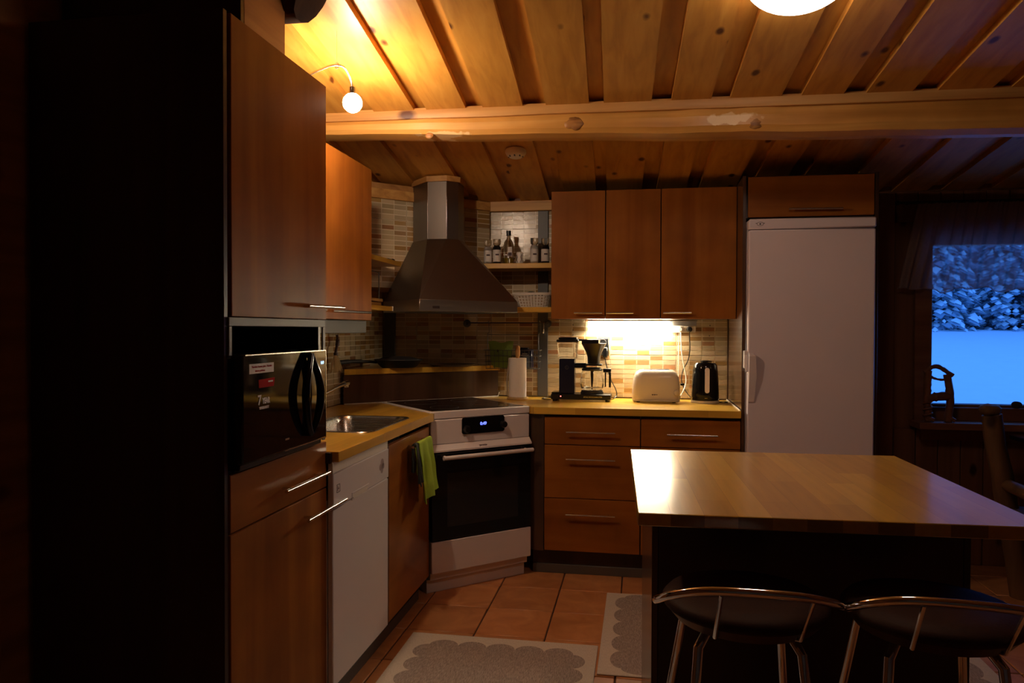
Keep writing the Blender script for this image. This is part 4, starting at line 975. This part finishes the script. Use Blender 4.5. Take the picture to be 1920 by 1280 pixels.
b = B(); lathe(b, [(.002, CZ(730)), (.054, CZ(730)), (.066, CZ(726)), (.068, CZ(716)), (.066, CZ(702)), (.056, CZ(694)), (.054, CZ(694)), (.064, CZ(702)), (.066, CZ(716)), (.064, CZ(725)), (.052, CZ(729.3)), (.002, CZ(729.3))], 32, (CX(1109), .40, 0)); jg = obj('glass_jug', b, M['glass'], t)
b = B(); lathe(b, [(0, CZ(694)+.0003), (.059, CZ(694)+.0003), (.061, CZ(691)), (.045, CZ(688)), (0, CZ(687.5))], 28, (CX(1109), .40, 0)); obj('jug_lid', b, M['black'], jg)
b = B(); tube(b, [(CX(1109), .40, CZ(694)), (CX(1109), .40, CZ(728))], [.010, .004], 12); obj('mixing_tube', b, M['black'], jg)
b = B(); box(b, CX(1129), CX(1143.5), .390, .410, CZ(697), CZ(690), .003); box(b, CX(1139.5), CX(1143.5), .391, .409, CZ(725), CZ(697), .002); box(b, CX(1132), CX(1134.5), .394, .406, CZ(724), CZ(697), .001); obj('jug_handle', b, M['black'], jg)
b = B(); lathe(b, [(0, CZ(737)+.0005), (.066, CZ(737)+.0005), (.066, CZ(733.5)), (0, CZ(733.5))], 28, (CX(1109), .40, 0)); lathe(b, [(0, CZ(733)), (.062, CZ(733)), (.062, CZ(731)), (0, CZ(731))], 28, (CX(1109), .40, 0)); obj('hot_plate', b, M['blackmat'], t)
def cord(name, pts, lab, mat='black', r=.0028): b = B(); tube(b, spline(pts, 8), r, 8); return obj(name, b, M[mat], label=lab, cat='cord')
cord('power_cord', [(CX(1038), .46, .918), (-.02, .49, .908), (-.055, .47, .906), (-.05, .43, .906), (-.01, .40, .906), (.0, .39, .912)], 'black cord loop on the worktop left of the coffee maker') if False else cord('power_cord', [(CX(1038), .478, .912), (-.03, .50, .9055), (-.065, .47, .9055), (-.05, .42, .9055), (-.02, .40, .9055), (-.010, .415, .9055)], 'black cord loop on the worktop left of the coffee maker')
cord('power_cord', [(.300, .560, 1.150), (.31, .565, 1.10), (.335, .565, 1.02), (.365, .56, .96), (.372, .55, .925), (.355, .52, .9055), (.34, .49, .9055), (.330, .478, .915)], 'black cord running down from the wall outlet to the coffee maker')

# toaster
t = thing('toaster', 'cream rounded two-slot toaster under the bright strip light', 'toaster', loc=(.60, .41, WZ1))
def tl(e, z, rr_): return [(x, y, z) for x, y in rrect(.463+e, .737-e, .340+e*.8, .485-e*.8, rr_)]
b = B(); loft(b, [tl(.004, .919, .04), tl(.0, .93, .045), tl(.003, 1.00, .045), tl(.010, 1.045, .045), tl(.022, 1.072, .042), tl(.042, 1.086, .035), tl(.060, 1.089, .025)], True, True); obj('body', b, M['cream'], t, smooth=60)
b = B(); loft(b, [tl(.008, .908, .04), tl(.002, .911, .045), tl(.002, .917, .045), tl(.006, .9187, .04)], True, True); obj('base_rim', b, M['cream'], t)
for x in (.50, .70):
    for y in (.37, .455): b = B(); lathe(b, [(0, 0), (.01, 0), (.01, .0055), (0, .0055)], 10, (x, y, WZ1+.0003)); obj('foot', b, M['black'], t)
for y in (.385, .425): obx('slot', M['blackmat'], .53, .675, y, y+.022, 1.0885, 1.0905, .0005, t)
b = B(); box(b, .737, .760, .405, .425, .998, 1.010, .002); obj('lever', b, M['black'], t)
b = B(); lathe(b, [(.017, 0), (.016, .008), (.010, .012), (0, .012)], 22, T=face_mat((.712, .3395, .962), (.35, -1, 0))); box(b, .7105, .7135, .322, .330, .952, .974); obj('browning_knob', b, M['cream'], t)
b = B(); box(b, .5745, .608, .3385, .3398, .947, .950); box(b, .578, .582, .3385, .3398, .945, .952); box(b, .590, .593, .3385, .3398, .945, .952); obj('lettering', b, M['labeldk'], t)

# kettle
t = thing('kettle', 'black electric kettle with pale water gauge at the right end of the worktop', 'kettle', loc=(.875, .41, WZ1))
b = B(); lathe(b, [(0, 0), (.078, 0), (.080, .004), (.078, .015), (0, .015)], 32, (.875, .41, WZ1+.0003), 1, .9); obj('base', b, M['cream'], t)
b = B(); lathe(b, [(0, .016), (.0755, .016), (.077, .022), (.0765, .06), (.074, .12), (.070, .18), (.066, .215), (.055, .228), (0, .232)], 32, (.875, .41, WZ1), 1, .9); obj('body', b, M['blackgloss'], t)
b = B(); lathe(b, [(0, .2325), (.030, .2322), (.034, .237), (.02, .241), (0, .2415)], 24, (.880, .41, WZ1), 1, .9); obj('lid', b, M['black'], t)
b = B(); prism(b, rrect(.868, .893, 0, .142, .012), 0, .004, Matrix(((1, 0, 0, 0), (0, 0, -1, .3432), (0, 1, 0, WZ1+.060), (0, 0, 0, 1)))); obj('water_gauge', b, M['fridge'], t, label='pale water gauge')
b = B(); box(b, .868, .882, .3405, .3425, WZ1+.030, WZ1+.033); obj('lettering', b, M['handle'], t)
b = B(); tube(b, spline([(.875, .462, 1.125), (.875, .505, 1.12), (.875, .515, 1.06), (.875, .505, .97), (.875, .478, .955)]), .011, 12); obj('handle', b, M['black'], t)
cord('power_cord', [(.795, .555, 1.318), (.797, .565, 1.27), (.80, .57, 1.21), (.79, .57, 1.14), (.762, .57, 1.08), (.752, .57, 1.02), (.77, .56, .965), (.80, .53, .925), (.83, .50, .9058), (.86, .48, .9058)], 'black kettle cord hanging from the outlet box')
cord('power_cord', [(.952, .44, .9058), (.99, .46, .9058), (1.003, .43, .9058), (.985, .40, .9058), (.955, .41, .9058)], 'thin black cord loop on the worktop right of the kettle', r=.0022)
cord('power_cord', [(.745, .555, 1.318), (.748, .565, 1.25), (.752, .568, 1.18), (.765, .565, 1.10), (.778, .56, 1.03), (.77, .54, .98), (.748, .50, .94), (.735, .47, .925)], 'white toaster cord hanging from the outlet box', 'whitep')
cord('power_cord', [(.738, .58, 1.318), (.735, .585, 1.2), (.735, .585, 1.0), (.737, .585, .91)], 'thin white cord running straight down beside the toaster', 'whitep', .002)

# strip light and outlets
t = thing('strip_light', 'glowing strip light with steel housing under the wall cabinets', 'light fitting', loc=(.5, .51, 1.30))
obx('housing', M['steel'], .202, .835, .49, .594, 1.3665, 1.3745, .001, t)
obx('end_cap', M['steel'], .6855, .835, .575-.03, .575, 1.34, 1.366, .001, t)
tubeo = obx('diffuser', M['tube'], .204, .683, .500, .590, 1.306, 1.366, .012, t)
obx('edge_plate', M['handle'], .200, .2035, .496, .592, 1.306, 1.366, .0005, t)
t = thing('double_outlet', 'white double outlet box at the right end of the strip light', 'outlet', loc=(.76, .56, 1.30))
obx('box', M['whitep'], .688, .833, .562, .598, 1.300, 1.3395, .003, t)
for x, mt in ((.742, 'whitep'), (.795, 'black')):
    b = B(); lathe(b, [(.017, 0), (.016, .016), (.010, .024), (0, .024)], 18, T=face_mat((x, .5617, 1.319), NF)); obj('plug', b, M[mt], t)
t = thing('wall_outlet', 'black double wall outlet with a plug behind the coffee maker', 'outlet', loc=(.285, .6, 1.155))
obx('plate', M['black'], .250, .322, .588, .602, 1.158, 1.264, .003, t)
for z in (1.238, 1.185):
    b = B(); tube(b, [(.286+.019*math.cos(a), .5875, z+.019*math.sin(a)) for a in [2*PI*k/20 for k in range(20)]], .0025, 6, True); obj('socket_ring', b, M['blackmat'], t)
obx('plug', M['black'], .288, .316, .548, .5870, 1.150, 1.210, .004, t)
for x, z in ((.104, 1.345), (.104, 1.313), (.104, 1.283), (.917, 1.343), (.914, 1.282)):
    b = B(); lathe(b, [(.0035, 0), (.0035, .0012), (0, .0015)], 10, T=face_mat((x, .6036, z), NF)); obj('screw', b, M['black'], wb)

# ------------------------------------------------------------------ wall cabinets and base units on the back wall
UY = .2266
for x0, x1, h0, h1, lab in ((.0125, .3145, .145, .300, 'left one of the three cherry wall cabinets above the coffee maker'), (.3175, .6175, .323, .472, 'middle one of the three cherry wall cabinets'), (.6205, 1.0205, .632, .783, 'wider right one of the three cherry wall cabinets, next to the fridge')):
    t = thing('wall_cabinet', lab, 'cabinet', loc=((x0+x1)/2, .42, 1.376), group=None)
    obx('carcass', M['carcass'], x0+.0002, x1-.0002, UY+.0205, .588 if x0 > .05 else .585, 1.378, 2.088, .001, t)
    d = obx('door', M['door'], x0+.001, x1-.001, UY, UY+.020, 1.376, 2.090, .0015, t); handle(d, (h0, UY, 1.409), (h1, UY, 1.409), (0, -1, 0), .030, .005)
for x0, x1, hx, lab in ((.006, .5125, (.125, .384), 'cherry drawer unit beside the stove'), (.5155, 1.0195, (.648, .904), 'cherry drawer unit next to the fridge, mostly behind the island')):
    t = thing('drawer_unit', lab, 'cabinet', loc=((x0+x1)/2, .3, .13))
    obx('carcass', M['carcass'], x0, x1, .0205, .58, .13, .862, .001, t)
    for z0, z1, hz in ((.704, .850, .774), (.418, .700, .630), (.134, .414, .336)):
        d = obx('drawer', M['doorh'], x0+.001, x1-.001, 0, .020, z0, z1, .0015, t); handle(d, (hx[0], 0, hz), (hx[1], 0, hz), (0, -1, 0), .032, .0045)
obx('plinth', M['carcass'], -.06, 1.02, .0525, .066, 0, .128, 0, label='dark recessed plinth under the drawer units', cat='plinth')
b = B(); prism(b, [(-.070, .016), (.0035, .004), (.0035, .022), (-.060, .036)], .128, .862); obj('filler_panel', b, M['panel'], label='dark brown filler panel between the stove and the drawers', cat='panel')

# fridge enclosure
obx('enclosure_panel', M['panel'], 1.0215, 1.0375, -.002, .585, 0, 2.10, .001, label='brown side panel left of the fridge', cat='panel')
obx('enclosure_panel', M['panel'], 1.6535, 1.6695, -.002, .585, 0, 2.10, .001, label='dark side panel right of the fridge', cat='panel')
t = thing('top_cabinet', 'cherry cabinet with a flap door above the white fridge', 'cabinet', loc=(1.35, .3, 1.888))
obx('carcass', M['carcass'], 1.0385, 1.6525, .021, .58, 1.887, 2.10, .001, t)
d = obx('door', M['doorh'], 1.0475, 1.650, 0, .020, 1.890, 2.093, .0015, t); handle(d, (1.24, 0, 1.925), (1.496, 0, 1.922), (0, -1, 0), .030, .005)
t = thing('fridge', 'tall white upright fridge with a small handle on the left edge', 'fridge', loc=(1.34, .25, 0))
obx('body', M['fridge'], 1.0405, 1.645, .002, .57, .03, 1.872, .006, t)
fd = obx('door', M['fridge'], 1.0445, 1.643, -.055, 0, .06, 1.818, .006, t)
tb = obx('top_band', M['fridge'], 1.0435, 1.644, -.060, 0, 1.8215, 1.873, .006, t)
b = B(); tube(b, [(1.098+.016*math.cos(a), -.0606, 1.847+.009*math.sin(a)) for a in [2*PI*k/20 for k in range(20)]], .0010, 4, True); sphere(b, (1.098, -.0604, 1.847), .004, 8); box(b, 1.076, 1.084, -.0609, -.0602, 1.849, 1.8515); box(b, 1.112, 1.12, -.0609, -.0602, 1.849, 1.8515); obj('emblem', b, M['blackmat'], tb)
b = B(); loft(b, [[(1.047, -.0555, .955), (1.075, -.0555, .955), (1.075, -.0605, .955), (1.047, -.0605, .955)], [(1.047, -.0555, 1.08), (1.084, -.0555, 1.08), (1.084, -.080, 1.08), (1.047, -.080, 1.08)], [(1.047, -.0555, 1.185), (1.078, -.0555, 1.185), (1.078, -.092, 1.185), (1.047, -.092, 1.185)], [(1.049, -.0555, 1.20), (1.066, -.0555, 1.20), (1.066, -.080, 1.20), (1.049, -.080, 1.20)]], True, True); obj('handle', b, M['white'], fd)
b = B(); box(b, 1.0275, 1.044, -.050, -.008, 1.122, 1.212, .003); box(b, 1.031, 1.0435, -.056, -.046, 1.105, 1.190, .002); obj('latch', b, M['white'], fd)
obx('base', M['black'], 1.06, 1.63, .02, .5, 0, .0295, 0, t)

# ------------------------------------------------------------------ island
IZ = .8936; IR = .0317
t = thing('kitchen_island', 'kitchen island with a butcher block top and dark body', 'kitchen island', loc=(.506, -2.219, 0), rz=IR)
b = B(); box(b, 0, .881, 0, .926, IZ-.030, IZ, .002); obj('top', b, M['island'], t, local=True)
U0, U1, V0, V1 = .043, .812, .218, .90
def ix(name, *a, mat='carcass', bev=.001, **k): return obx(name, M[mat], *a, bev, t, local=True, **k)
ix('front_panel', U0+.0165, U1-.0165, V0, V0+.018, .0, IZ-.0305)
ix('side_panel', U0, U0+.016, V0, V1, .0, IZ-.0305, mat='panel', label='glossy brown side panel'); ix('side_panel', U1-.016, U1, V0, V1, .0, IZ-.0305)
ix('back_door', U0+.018, (U0+U1)/2-.002, V1-.0195, V1, .10, IZ-.035, mat='door'); ix('back_door', (U0+U1)/2+.002, U1-.018, V1-.0195, V1, .10, IZ-.035, mat='door')
ix('floor_board', U0+.017, U1-.017, V0+.019, V1-.03, .08, .098); ix('plinth', U0+.017, U1-.017, V1-.06, V1-.045, 0, .079)

# stools
def stool(lab, first=None):
    cx_, cy_ = .737, -2.27
    t = thing('bar_stool', lab, 'stool', loc=(cx_, cy_, 0), group='bar stools tucked under the island')
    b = B(); lathe(b, [(0, .700), (.10, .700), (.155, .704), (.174, .716), (.176, .726), (.165, .738), (.12, .744), (0, .746)], 40, (cx_, cy_, 0)); obj('seat', b, M['leather'], t, smooth=60)
    b = B(); lathe(b, [(0, .680), (.09, .680), (.15, .690), (.17, .7135), (.155, .7030), (0, .6995)], 36, (cx_, cy_, 0)); obj('seat_shell', b, M['darkwood'], t)
    b = B(); tube(b, spline([(.546, -2.345, .740), (.553, -2.385, .757), (.580, -2.430, .783), (.640, -2.460, .804), (.730, -2.470, .809), (.820, -2.460, .803), (.885, -2.430, .785), (.908, -2.385, .765), (.914, -2.345, .753)], 8), .0088, 14)
    for p in ((.546, -2.345, .740), (.914, -2.345, .753)): sphere(b, p, .0089, 10)
    obj('back_ring', b, M['chrome'], t, label='bent chrome back ring')
    for p, q, r in (((.668, -2.466, .799), (.660, -2.425, .700), (.68, -2.36, .688)), ((.842, -2.454, .794), (.826, -2.41, .700), (.80, -2.36, .688))):
        b = B(); tube(b, [p, q, r], .0045, 8); obj('back_support', b, M['chrome'], t)
    for p, q, r in (((.660, -2.33, .688), (.632, -2.372, .655), (.585, -2.46, 0)), ((.815, -2.33, .688), (.838, -2.372, .655), (.900, -2.45, 0)), ((.65, -2.20, .688), (.618, -2.155, .66), (.515, -2.07, 0)), ((.815, -2.20, .688), (.832, -2.155, .66), (.885, -2.05, 0))):
        b = B(); tube(b, [p]+spline([q, (Vector(q)*.5+Vector(r)*.5), r], 4), .0105, 14)
        lg = obj('leg', b, M['chrome'], t); b = B(); lathe(b, [(0, 0), (.013, 0), (.013, .02), (0, .02)], 12, (r[0], r[1], 0)); obj('leg_cap', b, M['black'], lg)
    b = B(); tube(b, [(.725+.175*math.cos(a), -2.26+.165*math.sin(a), .25) for a in [2*PI*k/36 for k in range(36)]], .008, 10, True); obj('foot_ring', b, M['chrome'], t)
    return t
def dup(root, loc, rz, lab):
    r = root.copy(); S.collection.objects.link(r); r.location = loc; r.rotation_euler = (0, 0, rz); r['label'] = lab
    for ch in list(root.children):
        c = ch.copy(); S.collection.objects.link(c); c.parent = r
        for g in ch.children: d_ = g.copy(); S.collection.objects.link(d_); d_.parent = c
    return r
s1 = stool('chrome and brown bar stool nearer the left end of the island')
dup(s1, (1.118, -2.262, 0), -.06, 'chrome and brown bar stool at the right end of the island')

# ------------------------------------------------------------------ rugs
def scallop(x0, x1, y0, y1, pitch, depth, sides):
    """field outline with rounded bumps on the chosen sides"""
    P = []; 
    def edge(a, c, nrm, on):
        L = math.dist(a, c); n = max(1, round(L/pitch)); ux, uy = (c[0]-a[0])/L, (c[1]-a[1])/L
        for i in range(n):
            for k in range(13):
                th_ = PI*(1-k/13); s = L*(i+.5)/n+math.cos(th_)*L/n/2; o_ = depth*math.sin(th_) if on else 0
                P.append((a[0]+ux*s+nrm[0]*o_, a[1]+uy*s+nrm[1]*o_))
    edge((x0, y0), (x1, y0), (0, -1), 'f' in sides); edge((x1, y0), (x1, y1), (1, 0), 'r' in sides); edge((x1, y1), (x0, y1), (0, 1), 'b' in sides); edge((x0, y1), (x0, y0), (-1, 0), 'l' in sides)
    return P
def rug(lab, x0, x1, y0, y1, rz, fld):
    t = thing('rug', lab, 'rug', loc=(x0, y0, 0), rz=rz)
    b = B(); box(b, 0, x1-x0, 0, y1-y0, .0006, .006, .002); obj('weave', b, M['rugc'], t, local=True)
    b = B(); prism(b, scallop(*fld), .0055, .0066); obj('scalloped_field', b, M['rugg'], t, local=True, smooth=0, label='taupe field with a scalloped outline')
W1 = .797
rug('cream and taupe scalloped runner on the floor in front of the stove', -.452, .345, -2.9, -.866, 0, (.105, W1-.095, .10, 1.925, .1205, .052, 'lrbf'))
rug('cream and taupe scalloped runner lying between the drawers and the island', .353, 1.86, -1.12, -.229, 0, (.09, 1.507-.09, .06, .835, .155, .045, 'lrbf'))
# move: the bumps along y fill the field corner to corner

# ------------------------------------------------------------------ window corner: ornament, stone, chair, table
t = thing('wooden_ornament', 'rough ornament of knotty branches standing on the window sill', 'ornament', loc=(2.14, .5, .812))
def branch(name, pts, r, seed):
    P = spline(pts, 5); b = B(); rr_ = [r*(1+.22*mnoise.noise(Vector((i*.9, seed, 0)))) for i in range(len(P))]; tube(b, P, rr_, 10)
    for v in b.verts: v.co += Vector((mnoise.noise(v.co*60+Vector((seed, 0, 0))), 0, mnoise.noise(v.co*50)))*.003
    return obj(name, b, M['oldlog'] if False else M['framewood'], t)
branch('post', [(2.185, .5, .814), (2.190, .5, .87), (2.196, .5, .93), (2.190, .5, 1.0), (2.178, .5, 1.075)], .020, 1)
branch('post', [(2.085, .5, .814), (2.083, .5, .87), (2.078, .5, .93), (2.080, .5, 1.0), (2.082, .5, 1.095)], .019, 2)
branch('top_branch', [(2.062, .5, 1.085), (2.095, .5, 1.112), (2.130, .5, 1.118), (2.165, .5, 1.098), (2.208, .5, 1.068)], .012, 3)
branch('middle_branch', [(2.085, .5, 1.070), (2.110, .5, 1.054), (2.14, .5, 1.047), (2.17, .5, 1.047)], .007, 4)
branch('body_log', [(2.075, .5, .940), (2.12, .5, .950), (2.165, .5, .955), (2.195, .5, .955)], .024, 5)
for x, s in ((2.205, 1), (2.098, 2)): branch('foot', [(x-.025, .495, .824), (x-.005, .49, .830), (x+.012, .485, .822)], .011, 5+s)
b = B(); tube(b, [(2.08+.022*math.cos(a), .497+.022*math.sin(a), .83+.10*a/(6*PI)) for a in [6*PI*k/40 for k in range(41)]], .005, 6); obj('twisted_vine', b, M['framewood'], t)
b = B(); sphere(b, (2.575, .602, .9062), .020, 16, 1.5, .6, 1.0, .004); obj('pebble', b, M['bark'], label='small dark rounded stone on the window rail at the right', cat='ornament')

t = thing('log_chair', 'rustic log chair with a thick back post by the window', 'chair', loc=(2.4, -.1, 0))
def log(name, p, q, r0, r1, mat='oldlog', seed=0):
    p, q = Vector(p), Vector(q); P = [p.lerp(q, i/12) for i in range(13)]; b = B(); tube(b, P, [(r0+(r1-r0)*i/12)*(1+.07*mnoise.noise(Vector((i*.7, seed, 0)))) for i in range(13)], 14)
    for v in b.verts: v.co += Vector((mnoise.noise(v.co*9), mnoise.noise(v.co*9+Vector((5, 0, 0))), 0))*.008
    return obj(name, b, M[mat], t)
for k, y in enumerate((.08, -.42)):
    log('back_post', (2.375, y, .0), (2.225, y, .90), .052, .046, seed=k); log('front_leg', (2.80, y, 0), (2.78, y, .44), .035, .032, seed=k+3)
    b = B(); sphere(b, (2.218, y, .925), .052, 14, 1, .9, .62, .01); obj('carved_knob', b, M['oldlog'], t)
    log('seat_rail', (2.29, y, .40), (2.79, y, .40), .03, .028, seed=k+6)
log('back_rail', (2.285, .08, .56), (2.285, -.42, .56), .03, .03, seed=10)
for k in range(4): b = B(); box(b, 2.30+.125*k, 2.415+.125*k, -.44, .10, .425, .447, .004); obj('seat_board', b, M['oldlog'], t)
t = thing('dining_table', 'dark dining table catching blue window light at the right edge', 'table', loc=(3.0, -.4, 0))
obx('table_top', M['blackgloss'], 2.405, 3.6, -1.1, .30, .752, .778, .004, t); obx('apron', M['darkwood'], 2.50, 3.5, -1.0, .2, .66, .7515, .002, t)
for x in (2.52, 3.42):
    for y in (-.98, .12): obx('leg', M['darkwood'], x, x+.07, y, y+.07, 0, .6595, .004, t)

# ------------------------------------------------------------------ ceiling fittings and lamps
sz = ceil_z(-.26)
t = thing('smoke_detector', 'round white smoke detector on the sloping ceiling behind the beam', 'smoke detector', loc=(-.11, -.26, sz))
b = B(); lathe(b, [(0, 0), (.052, 0), (.053, -.012), (.045, -.026), (.030, -.036), (0, -.038)][::-1], 28, T=Matrix.Translation((-.11, -.26, sz-.0055)) @ Matrix.Rotation(-math.atan(SL), 4, 'X')); obj('housing', b, M['whitep'], t)
b = B()
for a in range(8): q = a*PI/4; box(b, -.11+.035*math.cos(q)-.003, -.11+.035*math.cos(q)+.003, -.26+.035*math.sin(q)-.006, -.26+.035*math.sin(q)+.006, sz-.0405, sz-.034)
obj('vents', b, M['grey'], t)
LZ = ceil_z(-1.6)
t = thing('ceiling_lamp', 'glowing white dome lamp fixed to the ceiling', 'lamp', loc=(.97, -1.6, LZ))
b = B(); lathe(b, [(0, -.012), (.12, -.012), (.12, .03), (0, .03)], 32, (.97, -1.6, LZ)); obj('ceiling_plate', b, M['whitep'], t)
b = B(); prof = [(.158*math.sin(PI/2*k/12), -.125+.108*(1-math.cos(PI/2*k/12))) for k in range(13)]; lathe(b, prof, 40, (.97, -1.6, LZ)); obj('glass_dome', b, M['dome'], t)
t = thing('gooseneck_lamp', 'bare glowing bulb on a bent metal neck over the tall cabinet', 'lamp', loc=(-.62, -1.66, 2.128))
BX, BY, BZ = -.556, -1.297, 2.160
b = B(); lathe(b, [(0, 0), (.035, 0), (.035, .012), (.01, .02), (0, .02)], 20, (-.62, -1.66, 2.1285)); obj('base', b, M['chrome'], t)
b = B(); tube(b, spline([(-.62, -1.66, 2.145), (-.605, -1.60, 2.160), (-.585, -1.545, 2.196), (-.565, -1.475, 2.238), (-.548, -1.430, 2.253), (-.547, -1.385, 2.255), (-.553, -1.325, 2.240), (-.556, -1.300, 2.212)], 8), .0038, 8); obj('neck', b, M['handle'], t)
b = B(); tube(b, [(BX, BY-.001, BZ+.058), (BX, BY, BZ+.030)], .012, 14); obj('bulb_socket', b, M['chrome'], t)
b = B(); sphere(b, (BX, BY, BZ), .036, 24); obj('bulb', b, M['bulb'], t)
b = B(); tube(b, [(-.556+.007*math.cos(a), -1.442, 2.249+.010*math.sin(a)) for a in [2*PI*k/14 for k in range(14)]], .0018, 6, True); tube(b, [(-.556, -1.442, 2.259), (-.556, -1.442, ceil_z(-1.442)+.02)], .0007, 5); obj('cable_ring', b, M['whitep'], t, label='small white ring on a thread holding the neck')
def setem(m, P, A, col): m.node_tree.nodes['Emission'].inputs[1].default_value = P/(PI*A)
setem(M['bulb'], BULB_W, 4*PI*.036**2, 0); setem(M['dome'], DOME_W, 2*PI*.158*.12, 0); setem(M['tube'], TUBE_W, .479*(.06*2+.105*2), 0)
